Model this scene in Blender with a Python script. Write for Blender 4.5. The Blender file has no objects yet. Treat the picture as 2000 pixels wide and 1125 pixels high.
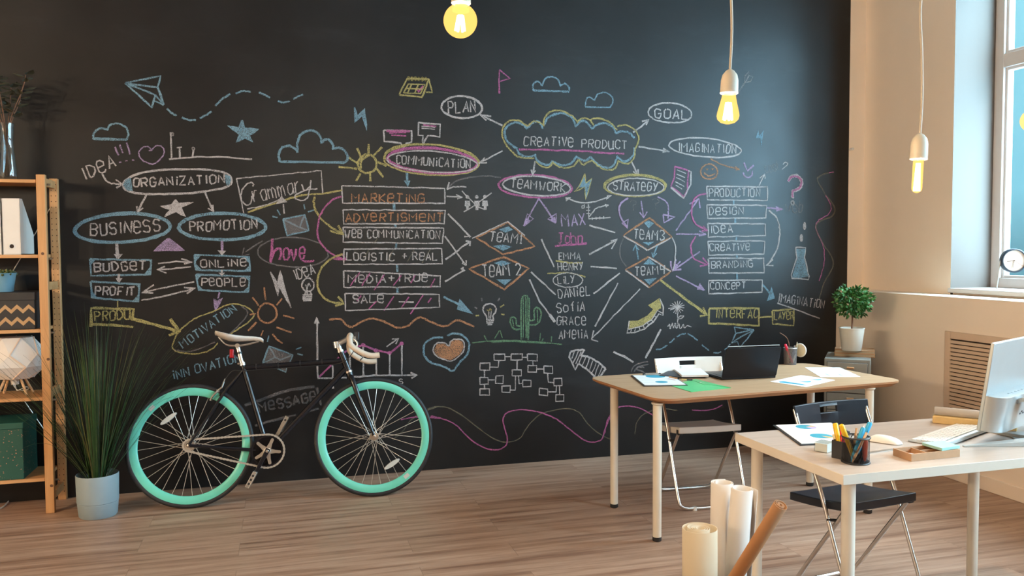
import bpy, bmesh, math, random
from mathutils import Vector, Matrix
random.seed(7)
PI = math.pi
SC = bpy.context.scene
COL = SC.collection

# ------------------------------------------------------------------ camera
FPX, PITCH, YAW, ROLL = 1620.0, 0.044936, 0.272881, -0.00458
CAM = Vector((0.0, -5.3663, 1.4450))
_fw = Vector((math.sin(YAW)*math.cos(PITCH), math.cos(YAW)*math.cos(PITCH), -math.sin(PITCH)))
_rt = Vector((math.cos(YAW), -math.sin(YAW), 0))
_up = _rt.cross(_fw)
CR = math.cos(ROLL)*_rt + math.sin(ROLL)*_up
CU = -math.sin(ROLL)*_rt + math.cos(ROLL)*_up
cd = bpy.data.cameras.new('camera')
cd.sensor_width = 36.0
cd.lens = FPX/2000.0*36.0
cd.clip_start = 0.05
cam = bpy.data.objects.new('camera', cd)
COL.objects.link(cam)
cam.matrix_world = Matrix(((CR.x, CU.x, -_fw.x, CAM.x), (CR.y, CU.y, -_fw.y, CAM.y), (CR.z, CU.z, -_fw.z, CAM.z), (0, 0, 0, 1)))
SC.camera = cam

def ray(px, py):
    return _fw*FPX + CR*(px-1000.0) + CU*(562.5-py)
def at(px, py, axis, val):
    d = ray(px, py); i = 'xyz'.index(axis)
    return CAM + d*((val-CAM[i])/d[i])
def onplane(px, py, o, n):
    d = ray(px, py)
    return CAM + d*((Vector(o)-CAM).dot(n)/d.dot(n))

# ------------------------------------------------------------------ world, light, exposure
SC.view_settings.view_transform = 'Standard'
SC.view_settings.look = 'None'
SC.view_settings.gamma = 1.0
SC.view_settings.exposure = 0.68
SC.cycles.max_bounces = 10
SC.cycles.diffuse_bounces = 5
SC.cycles.transparent_max_bounces = 24
SC.cycles.caustics_reflective = False
SC.cycles.caustics_refractive = False
SC.cycles.sample_clamp_indirect = 4.0
SKY_STRENGTH = 1.0
SKY_GLOW = (9.2, 15.4, 19.6)
BULB_W, SIDE_W = 112.0, 1300.0
w = bpy.data.worlds.new('sky'); SC.world = w; w.use_nodes = True
nt = w.node_tree; nt.nodes.clear()
out = nt.nodes.new('ShaderNodeOutputWorld'); bg = nt.nodes.new('ShaderNodeBackground')
tc = nt.nodes.new('ShaderNodeTexCoord'); sep = nt.nodes.new('ShaderNodeSeparateXYZ')
rmp = nt.nodes.new('ShaderNodeValToRGB')
nt.links.new(tc.outputs['Generated'], sep.inputs[0])
nt.links.new(sep.outputs['Z'], rmp.inputs[0])
rmp.color_ramp.elements[0].position = 0.0; rmp.color_ramp.elements[0].color = (0.11, 0.27, 0.33, 1)
rmp.color_ramp.elements[1].position = 0.6; rmp.color_ramp.elements[1].color = (10.5, 12.0, 13.0, 1)
e = rmp.color_ramp.elements.new(0.06); e.color = (0.17, 0.43, 0.53, 1)
e = rmp.color_ramp.elements.new(0.25); e.color = (0.235, 0.53, 0.62, 1)
glow = nt.nodes.new('ShaderNodeValToRGB')                  # the bright half of the sky, behind the camera
glow.color_ramp.elements[0].position = 0.35; glow.color_ramp.elements[0].color = (1, 1, 1, 1)
glow.color_ramp.elements[1].position = 0.72; glow.color_ramp.elements[1].color = (0, 0, 0, 1)
ym = nt.nodes.new('ShaderNodeMath'); ym.operation = 'MULTIPLY_ADD'; ym.inputs[1].default_value = .5; ym.inputs[2].default_value = .5
nt.links.new(sep.outputs['Y'], ym.inputs[0]); nt.links.new(ym.outputs[0], glow.inputs[0])
gm = nt.nodes.new('ShaderNodeMix'); gm.data_type = 'RGBA'; gm.blend_type = 'MULTIPLY'; gm.inputs[0].default_value = 1.0
gm.inputs[7].default_value = (*SKY_GLOW, 1); nt.links.new(glow.outputs[0], gm.inputs[6])
ga = nt.nodes.new('ShaderNodeMix'); ga.data_type = 'RGBA'; ga.blend_type = 'ADD'; ga.inputs[0].default_value = 1.0
nt.links.new(rmp.outputs[0], ga.inputs[6]); nt.links.new(gm.outputs[2], ga.inputs[7])
nt.links.new(ga.outputs[2], bg.inputs[0]); bg.inputs[1].default_value = SKY_STRENGTH
nt.links.new(bg.outputs[0], out.inputs[0])

# ------------------------------------------------------------------ materials
def new_mat(name):
    m = bpy.data.materials.new(name); m.use_nodes = True
    n = m.node_tree; n.nodes.clear()
    o = n.nodes.new('ShaderNodeOutputMaterial'); b = n.nodes.new('ShaderNodeBsdfPrincipled')
    n.links.new(b.outputs[0], o.inputs[0])
    return m, n, b, o
def coords(n, sc=(1, 1, 1), rot=(0, 0, 0)):
    t = n.nodes.new('ShaderNodeTexCoord'); mp = n.nodes.new('ShaderNodeMapping')
    mp.inputs['Scale'].default_value = sc; mp.inputs['Rotation'].default_value = rot
    n.links.new(t.outputs['Object'], mp.inputs[0]); return mp.outputs[0]
def noise(n, vec, scale, detail=4, rough=.55):
    t = n.nodes.new('ShaderNodeTexNoise'); t.inputs['Scale'].default_value = scale
    t.inputs['Detail'].default_value = detail; t.inputs['Roughness'].default_value = rough
    n.links.new(vec, t.inputs['Vector']); return t.outputs[0]
def ramp(n, fac, stops):
    r = n.nodes.new('ShaderNodeValToRGB'); el = r.color_ramp.elements
    el[0].position, el[0].color = stops[0][0], (*stops[0][1], 1)
    el[1].position, el[1].color = stops[-1][0], (*stops[-1][1], 1)
    for p, c in stops[1:-1]:
        q = el.new(p); q.color = (*c, 1)
    n.links.new(fac, r.inputs[0]); return r.outputs[0]
def mixc(n, a, b, f, mode='MIX'):
    x = n.nodes.new('ShaderNodeMix'); x.data_type = 'RGBA'; x.blend_type = mode
    for sock, v in ((x.inputs[6], a), (x.inputs[7], b)):
        if isinstance(v, tuple): sock.default_value = (*v, 1)
        else: n.links.new(v, sock)
    if isinstance(f, float): x.inputs[0].default_value = f
    else: n.links.new(f, x.inputs[0])
    return x.outputs[2]
def bump(n, b, h, strength, dist=.002):
    k = n.nodes.new('ShaderNodeBump'); k.inputs['Strength'].default_value = strength; k.inputs['Distance'].default_value = dist
    n.links.new(h, k.inputs['Height']); n.links.new(k.outputs[0], b.inputs['Normal'])
def sc3(c, k): return tuple(min(1, max(0, v*k)) for v in c)
def plain(name, c, rough=.5, metal=0.0, var=.06, scale=14, bmp=0.0, spec=.5, coat=0.0):
    m, n, b, o = new_mat(name)
    v = coords(n); f = noise(n, v, scale)
    n.links.new(ramp(n, f, [(.3, sc3(c, 1-var)), (.7, sc3(c, 1+var))]), b.inputs['Base Color'])
    b.inputs['Roughness'].default_value = rough; b.inputs['Metallic'].default_value = metal
    b.inputs['Specular IOR Level'].default_value = spec; b.inputs['Coat Weight'].default_value = coat
    if bmp: bump(n, b, noise(n, v, scale*12), bmp, .001)
    return m
def wood(name, c1, c2, c3, axis='x', rough=.45, fine=1.0):
    m, n, b, o = new_mat(name)
    s = {'x': (1.2, 22, 22), 'y': (22, 1.2, 22), 'z': (22, 22, 1.2)}[axis]
    v = coords(n, s); f = noise(n, v, 1.6*fine, 6, .62)
    v2 = coords(n, tuple(q*3 for q in s)); g = noise(n, v2, 2.0*fine, 3)
    c = ramp(n, f, [(.25, c1), (.5, c2), (.75, c3)])
    c = mixc(n, c, (.55, .55, .55), ramp(n, g, [(.4, (0, 0, 0)), (.8, (.25, .25, .25))]), 'MULTIPLY')
    n.links.new(c, b.inputs['Base Color']); b.inputs['Roughness'].default_value = rough
    bump(n, b, f, .06)
    return m
def glassy(name, c=(1, 1, 1), refl=.12, rough=.02):
    m, n, b, o = new_mat(name); n.nodes.remove(b)
    t = n.nodes.new('ShaderNodeBsdfTransparent'); t.inputs[0].default_value = (*c, 1)
    g = n.nodes.new('ShaderNodeBsdfGlossy'); g.inputs[0].default_value = (1, 1, 1, 1); g.inputs['Roughness'].default_value = rough
    lw = n.nodes.new('ShaderNodeFresnel'); lw.inputs[0].default_value = 1.45
    mu = n.nodes.new('ShaderNodeMath'); mu.operation = 'MULTIPLY_ADD'; mu.inputs[1].default_value = 1.0; mu.inputs[2].default_value = refl*.2
    n.links.new(lw.outputs[0], mu.inputs[0])
    ge = n.nodes.new('ShaderNodeNewGeometry'); fr = n.nodes.new('ShaderNodeMath'); fr.operation = 'SUBTRACT'; fr.inputs[0].default_value = 1.0
    n.links.new(ge.outputs['Backfacing'], fr.inputs[1]); mf = n.nodes.new('ShaderNodeMath'); mf.operation = 'MULTIPLY'
    n.links.new(mu.outputs[0], mf.inputs[0]); n.links.new(fr.outputs[0], mf.inputs[1])
    x = n.nodes.new('ShaderNodeMixShader'); n.links.new(mf.outputs[0], x.inputs[0])
    n.links.new(t.outputs[0], x.inputs[1]); n.links.new(g.outputs[0], x.inputs[2]); n.links.new(x.outputs[0], o.inputs[0])
    return m
def emit(name, c, s, trans=0.0):
    m, n, b, o = new_mat(name); n.nodes.remove(b)
    em = n.nodes.new('ShaderNodeEmission'); em.inputs[0].default_value = (*c, 1); em.inputs[1].default_value = s
    if trans:
        t = n.nodes.new('ShaderNodeBsdfTransparent'); x = n.nodes.new('ShaderNodeMixShader'); x.inputs[0].default_value = 1-trans
        n.links.new(t.outputs[0], x.inputs[1]); n.links.new(em.outputs[0], x.inputs[2]); n.links.new(x.outputs[0], o.inputs[0])
    else: n.links.new(em.outputs[0], o.inputs[0])
    return m
def chalk(name, c, lo=.30, hi=.56, amax=.80):
    m, n, b, o = new_mat(name)
    v = coords(n); f = noise(n, v, 260, 3, .7); g = noise(n, v, 9, 3)
    a = n.nodes.new('ShaderNodeMapRange'); a.inputs[1].default_value = lo; a.inputs[2].default_value = hi
    a.inputs[3].default_value = .12; a.inputs[4].default_value = amax
    ad = n.nodes.new('ShaderNodeMath'); ad.operation = 'MULTIPLY_ADD'; ad.inputs[1].default_value = .30; ad.inputs[2].default_value = -.15
    n.links.new(g, ad.inputs[0]); s = n.nodes.new('ShaderNodeMath'); n.links.new(f, s.inputs[0]); n.links.new(ad.outputs[0], s.inputs[1])
    n.links.new(s.outputs[0], a.inputs[0])
    b.inputs['Base Color'].default_value = (*c, 1); b.inputs['Roughness'].default_value = .9; b.inputs['Specular IOR Level'].default_value = .1
    t = n.nodes.new('ShaderNodeBsdfTransparent'); x = n.nodes.new('ShaderNodeMixShader')
    n.links.new(a.outputs[0], x.inputs[0]); n.links.new(t.outputs[0], x.inputs[1]); n.links.new(b.outputs[0], x.inputs[2]); n.links.new(x.outputs[0], o.inputs[0])
    return m

def board_mat():
    m, n, b, o = new_mat('chalkboard_paint')
    v = coords(n); f = noise(n, v, 1.1, 5, .6); g = noise(n, coords(n, (1, 1, 3)), 2.2, 6, .65)
    c = mixc(n, (.0050, .0052, .0060), (.0120, .0126, .0142), ramp(n, f, [(.42, (0, 0, 0)), (.72, (1, 1, 1))]))
    c = mixc(n, c, (.024, .026, .030), ramp(n, g, [(.58, (0, 0, 0)), (.85, (.6, .6, .6))]))
    n.links.new(c, b.inputs['Base Color'])
    r = ramp(n, noise(n, v, 3, 4), [(.3, (.37,)*3), (.7, (.44,)*3)])
    n.links.new(r, b.inputs['Roughness']); b.inputs['Specular IOR Level'].default_value = .42
    bump(n, b, noise(n, v, 60, 3), .10, .002)
    return m
def floor_mat():
    m, n, b, o = new_mat('laminate_floor')
    v = coords(n)
    bt = n.nodes.new('ShaderNodeTexBrick'); n.links.new(v, bt.inputs['Vector'])
    bt.offset = .37; bt.inputs['Scale'].default_value = 1.0
    bt.inputs['Brick Width'].default_value = 1.28; bt.inputs['Row Height'].default_value = .19
    bt.inputs['Mortar Size'].default_value = .0012; bt.inputs['Mortar Smooth'].default_value = .2
    bt.inputs['Color1'].default_value = (0, 0, 0, 1); bt.inputs['Color2'].default_value = (1, 1, 1, 1); bt.inputs['Mortar'].default_value = (.5, .5, .5, 1)
    off = n.nodes.new('ShaderNodeVectorMath'); off.operation = 'MULTIPLY_ADD'
    n.links.new(bt.outputs['Color'], off.inputs[0]); off.inputs[1].default_value = (7, 3, 0); n.links.new(v, off.inputs[2])
    mp = n.nodes.new('ShaderNodeMapping'); mp.inputs['Scale'].default_value = (.75, 15, 1); n.links.new(off.outputs[0], mp.inputs[0])
    f = noise(n, mp.outputs[0], 1.5, 7, .66)
    mp2 = n.nodes.new('ShaderNodeMapping'); mp2.inputs['Scale'].default_value = (2.0, 60, 1); n.links.new(off.outputs[0], mp2.inputs[0])
    g = noise(n, mp2.outputs[0], 2, 3, .6)
    c = ramp(n, f, [(.22, (.17, .082, .050)), (.38, (.31, .18, .12)), (.52, (.47, .305, .215)), (.75, (.57, .41, .315))])
    c = mixc(n, c, (.62, .56, .52), ramp(n, g, [(.35, (.55,)*3), (.7, (0, 0, 0))]), 'MULTIPLY')
    c = mixc(n, c, (.86, .84, .83), ramp(n, bt.outputs['Color'], [(.0, (0, 0, 0)), (1.0, (.6,)*3)]), 'MULTIPLY')
    sf = n.nodes.new('ShaderNodeMath'); sf.operation = 'MULTIPLY'; sf.inputs[1].default_value = .45; n.links.new(bt.outputs['Fac'], sf.inputs[0])
    c = mixc(n, c, (.09, .055, .040), sf.outputs[0])
    n.links.new(c, b.inputs['Base Color']); b.inputs['Roughness'].default_value = .42
    bump(n, b, g, .05)
    return m
def dots_mat(name, base, dot, scale, thr):
    m, n, b, o = new_mat(name)
    vo = n.nodes.new('ShaderNodeTexVoronoi'); vo.inputs['Scale'].default_value = scale; n.links.new(coords(n), vo.inputs['Vector'])
    n.links.new(ramp(n, vo.outputs['Distance'], [(thr, dot), (thr+.03, base)]), b.inputs['Base Color']); b.inputs['Roughness'].default_value = .6
    return m
def mesh_mat(name, c, scale, open_):
    m, n, b, o = new_mat(name)
    b.inputs['Base Color'].default_value = (*c, 1); b.inputs['Roughness'].default_value = .4; b.inputs['Metallic'].default_value = .4
    v = coords(n, (scale,)*3, (.6, .5, .78))
    ck = n.nodes.new('ShaderNodeTexVoronoi'); ck.inputs['Scale'].default_value = 1.0; ck.inputs['Randomness'].default_value = .15; n.links.new(v, ck.inputs['Vector'])
    f = ramp(n, ck.outputs['Distance'], [(open_, (0, 0, 0)), (open_+.08, (1, 1, 1))])
    t = n.nodes.new('ShaderNodeBsdfTransparent'); x = n.nodes.new('ShaderNodeMixShader')
    n.links.new(f, x.inputs[0]); n.links.new(t.outputs[0], x.inputs[1]); n.links.new(b.outputs[0], x.inputs[2]); n.links.new(x.outputs[0], o.inputs[0])
    return m
def leaf_mat(name, c1, c2, rough=.5):
    m, n, b, o = new_mat(name)
    n.links.new(ramp(n, noise(n, coords(n), 18, 2), [(.3, c1), (.7, c2)]), b.inputs['Base Color']); b.inputs['Roughness'].default_value = rough
    return m

MT = dict(
    board=board_mat(), floor=floor_mat(),
    cream=plain('cream_wall_paint', (.92, .775, .635), .7, var=.02, scale=3, bmp=.05),
    wallroom=plain('room_wall_paint', (.62, .56, .48), .8, var=.03, scale=2),
    ceil=plain('ceiling_paint', (.40, .36, .32), .9, var=.02, scale=2),
    rear=plain('rear_wall_paint', (.34, .29, .25), .85, var=.03, scale=2),
    white=plain('white_plastic', (.74, .70, .65), .4, var=.02),
    pvc=plain('window_pvc', (.62, .57, .54), .35, var=.02),
    reveal=plain('reveal_plaster', (.135, .108, .092), .8, var=.02, scale=4),  # darker than the white plaster itself, to hold back window daylight
    legwhite=plain('painted_white_metal', (.74, .68, .58), .35, var=.02),
    rubber=plain('black_rubber', (.012, .012, .014), .55, var=.2),
    black=plain('black_plastic', (.014, .015, .018), .38, var=.15),
    blackgloss=plain('black_gloss_paint', (.005, .006, .010), .20, var=.1, coat=.15),
    chairblack=plain('dark_navy_plastic', (.010, .016, .028), .42, var=.1),
    tyre=plain('tyre_rubber', (.013, .013, .016), .6, var=.2, scale=40),
    aqua=plain('aqua_rim_paint', (.14, .62, .49), .35, var=.03, coat=.3),
    chrome=plain('polished_metal', (.75, .73, .70), .22, metal=1.0, var=.05),
    steel=plain('brushed_steel', (.62, .60, .57), .34, metal=1.0, var=.06),
    spoke=plain('steel_spokes', (.62, .58, .52), .3, metal=.6, var=.05),
    bartape=plain('beige_bar_tape', (.66, .55, .44), .6, var=.05, scale=60, bmp=.1),
    saddle=plain('white_saddle_leather', (.72, .68, .63), .42, var=.03),
    red=plain('red_plastic', (.36, .008, .015), .3),
    reflector=plain('clear_reflector', (.55, .56, .53), .25),
    pine=wood('pine_wood', (.44, .20, .075), (.56, .29, .12), (.64, .36, .16), 'z', .5, .8),
    pinex=wood('pine_board', (.44, .20, .075), (.56, .29, .12), (.64, .36, .17), 'x', .5, .8),
    hole=plain('peg_hole_dark', (.05, .02, .01), .9),
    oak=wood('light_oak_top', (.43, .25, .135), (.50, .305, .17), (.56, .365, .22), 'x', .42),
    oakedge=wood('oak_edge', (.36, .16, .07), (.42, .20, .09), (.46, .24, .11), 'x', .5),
    birch=wood('pale_birch_top', (.40, .32, .265), (.45, .365, .31), (.50, .415, .355), 'x', .36),
    deskedge=plain('cream_desk_edge', (.72, .64, .54), .45, var=.02),
    grey=plain('grey_cabinet_paint', (.27, .28, .26), .45, var=.03),
    greygap=plain('cabinet_gap', (.06, .06, .06), .8),
    kraft=plain('kraft_cardboard', (.50, .29, .16), .75, var=.06, scale=30),
    kraftroll=plain('brown_kraft_paper', (.32, .14, .05), .7, var=.05, scale=10),
    paper=plain('white_paper', (.80, .78, .77), .8, var=.015),
    rollpaper=plain('white_roll_paper', (.49, .45, .42), .75, var=.02, scale=6),
    creampaper=plain('cream_roll_paper', (.46, .385, .28), .75, var=.02, scale=6),
    padyellow=plain('yellowed_pad', (.72, .50, .22), .8, var=.05, scale=40),
    teal=plain('teal_ink', (.035, .30, .42), .7), lilac=plain('lilac_ink', (.45, .38, .62), .7),
    ochre=plain('ochre_ink', (.62, .42, .16), .7), inkgrey=plain('grey_ink', (.42, .42, .42), .8),
    greenfold=plain('green_folder_plastic', (.10, .56, .20), .3, var=.05),
    greendark=plain('green_folder_flap', (.07, .46, .15), .3, var=.05),
    darkcover=plain('charcoal_cover', (.03, .032, .038), .6),
    laptop=plain('dark_laptop_lid', (.006, .005, .007), .30, var=.1, spec=.25),
    screen=plain('laptop_screen_off', (.01, .01, .012), .1),
    silver=plain('silver_plastic', (.47, .50, .50), .30, metal=.35, var=.02),
    silverdark=plain('silver_chin', (.50, .52, .52), .28, metal=.5, var=.02),
    mint=plain('mint_paper', (.36, .62, .56), .8, var=.02),
    yellow=plain('yellow_marker', (.78, .46, .015), .3), blue=plain('blue_marker', (.03, .33, .58), .3),
    redpen=plain('red_marker', (.62, .015, .05), .3), orangepen=plain('orange_marker', (.72, .09, .015), .35),
    pencil=plain('bare_wood_pencil', (.62, .35, .18), .6), ivory=plain('ivory_plastic', (.72, .64, .46), .4),
    meshblack=mesh_mat('black_wire_mesh', (.010, .010, .012), 330, .46),
    meshgrey=mesh_mat('grey_wire_mesh', (.19, .17, .17), 420, .40),
    bluepot=plain('light_blue_ceramic', (.17, .33, .42), .4, var=.03),
    greypot=plain('pale_grey_pot', (.25, .31, .335), .55, var=.03),
    whitepot=plain('white_ceramic_pot', (.62, .60, .53), .45, var=.02),
    soil=plain('soil', (.03, .02, .014), .95, var=.4, scale=60, bmp=.4),
    bark=plain('brown_bark', (.14, .065, .035), .8, var=.25, scale=50),
    leafa=leaf_mat('topiary_leaf', (.014, .062, .010), (.042, .155, .028)),
    leafb=leaf_mat('topiary_leaf_light', (.04, .125, .025), (.08, .23, .05)),
    grassa=leaf_mat('grass_blade', (.010, .034, .010), (.032, .075, .016)),
    grassb=leaf_mat('olive_grass_blade', (.040, .045, .012), (.075, .085, .024)),
    eucal=leaf_mat('dusty_leaf', (.035, .038, .022), (.085, .085, .06)),
    succ=leaf_mat('succulent_leaf', (.05, .075, .015), (.14, .13, .03)),
    boxblack=plain('black_card_box', (.016, .016, .018), .6), zig=plain('tan_zigzag', (.44, .26, .12), .7),
    boxgreen=dots_mat('green_box_with_dots', (.008, .070, .052), (.42, .16, .11), 62, .15),
    lidgreen=plain('green_lid', (.010, .080, .060), .55, var=.03),
    shade=plain('white_lampshade', (.70, .66, .62), .65, var=.02), shadeedge=plain('pale_edge_rod', (.72, .55, .44), .5),
    rod=plain('pale_wood_rod', (.62, .38, .20), .5), cablew=plain('white_cable', (.58, .55, .50), .6),
    glass=glassy('window_glass', (.93, .97, .98), .2), vase=glassy('clear_vase_glass', (.78, .82, .82), .35, .03),
    amber=emit('amber_bulb_glass', (1.0, .52, .12), 1.2, .40), filament=emit('glowing_filament', (1.0, .80, .45), 14.0),
    socket=plain('cream_bulb_socket', (.62, .54, .42), .45, var=.02), cord=plain('cream_lamp_cord', (.56, .47, .36), .6, var=.02),
    clockface=plain('clock_face', (.56, .42, .33), .6), vent=plain('vent_painted_wood', (.70, .52, .38), .6, var=.03), dark=plain('dark_void', (.03, .018, .012), .9),
    clipclear=plain('clear_box_plastic', (.80, .80, .77), .25),
)
CH = dict(w=chalk('white_chalk', (.52, .465, .45)), b=chalk('blue_chalk', (.20, .32, .39)), y=chalk('yellow_chalk', (.44, .36, .14)),
          p=chalk('pink_chalk', (.46, .13, .28)), v=chalk('lavender_chalk', (.40, .28, .43)), o=chalk('orange_chalk', (.44, .21, .11)),
          g=chalk('green_chalk', (.13, .22, .13)), d=chalk('faint_chalk', (.30, .265, .26), .40, .70, .7), r=chalk('brown_chalk', (.26, .22, .15), .38, .68, .7))

# ------------------------------------------------------------------ mesh builder
def wloc(o):
    v = Vector((0, 0, 0))
    while o is not None:
        v += o.location; o = o.parent
    return v
class MB:
    def __init__(s): s.v = []; s.f = []; s.m = []; s.T = Matrix.Identity(4)
    def add(s, vs, fs, m=0):
        k = len(s.v); s.v += [s.T @ Vector(q) for q in vs]
        for f in fs: s.f.append([i+k for i in f]); s.m.append(m)
    def box(s, c, d, m=0, R=None):
        R = R or Matrix.Identity(3); vs = []
        for z in (-.5, .5):
            for x, y in ((-.5, -.5), (.5, -.5), (.5, .5), (-.5, .5)):
                vs.append(Vector(c)+R @ Vector((x*d[0], y*d[1], z*d[2])))
        s.add(vs, [(3, 2, 1, 0), (4, 5, 6, 7), (0, 1, 5, 4), (1, 2, 6, 5), (2, 3, 7, 6), (3, 0, 4, 7)], m); return s
    def b2(s, a, b, m=0):
        return s.box([(p+q)/2 for p, q in zip(a, b)], [abs(q-p) for p, q in zip(a, b)], m)
    def prism(s, poly, z0, z1, m=0, mt=None):
        n = len(poly); vs = [(p[0], p[1], z0) for p in poly]+[(p[0], p[1], z1) for p in poly]
        ar = sum(poly[i][0]*poly[(i+1) % n][1]-poly[(i+1) % n][0]*poly[i][1] for i in range(n))
        idx = list(range(n)) if ar > 0 else list(range(n))[::-1]
        s.add(vs, [idx[::-1]], m); k = len(s.v)-2*n
        s.f.append([i+k+n for i in idx]); s.m.append(m if mt is None else mt)
        for i in range(n):
            a, b = idx[i], idx[(i+1) % n]; s.f.append([k+a, k+b, k+b+n, k+a+n]); s.m.append(m)
        return s
    def tube(s, pts, r, n=10, m=0, closed=False, caps=True):
        pts = [Vector(p) for p in pts]; N = len(pts); rr = r if isinstance(r, (list, tuple)) else [r]*N
        tg = []
        for i in range(N):
            a = pts[i-1] if (i or closed) else pts[0]; b = pts[(i+1) % N] if (i < N-1 or closed) else pts[-1]
            t = b-a; tg.append(t.normalized() if t.length > 1e-9 else Vector((0, 0, 1)))
        u = tg[0].orthogonal().normalized(); vs = []
        for i in range(N):
            u = (u-tg[i]*u.dot(tg[i])); u = u.normalized() if u.length > 1e-6 else tg[i].orthogonal().normalized()
            w_ = tg[i].cross(u)
            for k in range(n):
                a = 2*PI*k/n; vs.append(pts[i]+(u*math.cos(a)+w_*math.sin(a))*rr[i])
        fs = []
        for i in range(N if closed else N-1):
            j = (i+1) % N
            for k in range(n):
                l = (k+1) % n; fs.append((i*n+k, i*n+l, j*n+l, j*n+k))
        if caps and not closed: fs += [tuple(range(n))[::-1], tuple((N-1)*n+k for k in range(n))]
        s.add(vs, fs, m); return s
    def lathe(s, prof, c=(0, 0, 0), n=28, m=0, axis=(0, 0, 1)):
        ax = Vector(axis).normalized(); q = Vector((0, 0, 1)).rotation_difference(ax); c = Vector(c)
        vs = [c+q @ Vector((r*math.cos(2*PI*k/n), r*math.sin(2*PI*k/n), z)) for r, z in prof for k in range(n)]
        fs = [(i*n+k, i*n+(k+1) % n, (i+1)*n+(k+1) % n, (i+1)*n+k) for i in range(len(prof)-1) for k in range(n)]
        if prof[0][0] > 1e-5: fs.append(tuple(range(n))[::-1])
        if prof[-1][0] > 1e-5: fs.append(tuple((len(prof)-1)*n+k for k in range(n)))
        s.add(vs, fs, m); return s
    def torus(s, c, R, r, axis, n=64, k=10, m=0, sq=1.0):
        ax = Vector(axis).normalized(); u = ax.orthogonal().normalized(); w_ = ax.cross(u); c = Vector(c); vs = []; fs = []
        for i in range(n):
            a = 2*PI*i/n; d = u*math.cos(a)+w_*math.sin(a)
            for j in range(k):
                b = 2*PI*j/k; vs.append(c+d*(R+r*math.cos(b))+ax*(r*sq*math.sin(b)))
        for i in range(n):
            for j in range(k):
                fs.append((i*k+j, ((i+1) % n)*k+j, ((i+1) % n)*k+(j+1) % k, i*k+(j+1) % k))
        s.add(vs, fs, m); return s
    def build(s, name, mats, parent=None, bevel=0.0, ang=35, flat=False, merge=False):
        if not isinstance(mats, (list, tuple)): mats = [mats]
        if parent is None:
            lo = [min(v[i] for v in s.v) for i in range(3)]; hi = [max(v[i] for v in s.v) for i in range(3)]
            org = Vector(((lo[0]+hi[0])/2, (lo[1]+hi[1])/2, lo[2]))
        else: org = wloc(parent)
        me = bpy.data.meshes.new(name); me.from_pydata([v-org for v in s.v], [], s.f)
        for mm in mats: me.materials.append(mm)
        me.polygons.foreach_set('material_index', s.m)
        me.validate(); me.update()
        bmm = bmesh.new(); bmm.from_mesh(me)
        if merge: bmesh.ops.remove_doubles(bmm, verts=bmm.verts, dist=1e-5)
        bmesh.ops.recalc_face_normals(bmm, faces=bmm.faces) if not flat else None
        bmm.to_mesh(me); bmm.free()
        if not flat:
            me.shade_smooth(); me.set_sharp_from_angle(angle=math.radians(ang))
        o = bpy.data.objects.new(name, me); COL.objects.link(o)
        if parent is None: o.location = org
        else: o.parent = parent
        if bevel:
            b = o.modifiers.new('bevel', 'BEVEL'); b.width = bevel; b.segments = 2; b.limit_method = 'ANGLE'; b.angle_limit = math.radians(50)
        return o
def tag(o, label=None, cat=None, group=None, kind=None):
    if label: o['label'] = label
    if cat: o['category'] = cat
    if group: o['group'] = group
    if kind: o['kind'] = kind
    return o
def thing(name, loc, label, cat, group=None):
    o = bpy.data.objects.new(name, None); COL.objects.link(o); o.location = loc; o.empty_display_size = .1
    return tag(o, label, cat, group)
def struct(o): o['kind'] = 'structure'; return o
def rotz(a): return Matrix.Rotation(a, 3, 'Z')
def rrect(x0, y0, x1, y1, r, n=6):
    P = []
    for cx, cy, a0 in ((x1-r, y1-r, 0), (x0+r, y1-r, PI/2), (x0+r, y0+r, PI), (x1-r, y0+r, 1.5*PI)):
        for i in range(n+1):
            a = a0+PI/2*i/n; P.append((cx+r*math.cos(a), cy+r*math.sin(a)))
    return P
def roundpoly(P, r, n=6):
    out_ = []; N = len(P)
    for i in range(N):
        a, b, c = Vector(P[i-1]), Vector(P[i]), Vector(P[(i+1) % N])
        p0 = b+(a-b).normalized()*r; p1 = b+(c-b).normalized()*r
        for k in range(n+1):
            t = k/n; out_.append(tuple((1-t)**2*p0+2*t*(1-t)*b+t*t*p1))
    return out_
def smooth(P, n=6, closed=False):
    P = [Vector(p) for p in P]; N = len(P); R = []
    for i in range(N if closed else N-1):
        p0 = P[(i-1) % N] if (closed or i) else P[0]; p1 = P[i]; p2 = P[(i+1) % N]; p3 = P[(i+2) % N] if (closed or i < N-2) else P[-1]
        for k in range(n):
            t = k/n
            R.append(.5*((2*p1)+(p2-p0)*t+(2*p0-5*p1+4*p2-p3)*t*t+(3*p1-p0-3*p2+p3)*t**3))
    if not closed: R.append(P[-1])
    return R

# ------------------------------------------------------------------ the room
XL, XB, XC, XP, YB, ZC = -5.2, 4.139, 4.275, 4.046, -9.0, 3.75
LEDGE = 1.143
m = MB().b2((XL-.2, YB-.2, -.12), (XC+.7, .2, 0)); struct(m.build('floor', MT['floor']))
m = MB().b2((XL-.2, YB-.2, ZC), (XC+.7, .2, ZC+.12)); struct(m.build('ceiling', MT['ceil']))
wall_back = struct(MB().b2((XL-.2, 0, 0), (XB, .2, ZC)).build('wall_back', MT['board']))
struct(MB().b2((XB, -.004, 0), (XC+.7, .2, ZC)).build('trim_1', MT['cream']))
struct(MB().b2((XL-.2, YB, 0), (XL, 0, ZC)).build('wall_left', MT['wallroom']))
struct(MB().b2((XL-.2, YB-.2, 0), (XC+.7, YB, ZC)).build('wall_rear', MT['rear']))
XF = 4.60                                   # inner face of the window frames
WZ0, WZ1 = 1.185, 3.45
wins = [(-.865, -2.45), (-3.45, -5.05), (-6.05, -7.65)]
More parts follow.
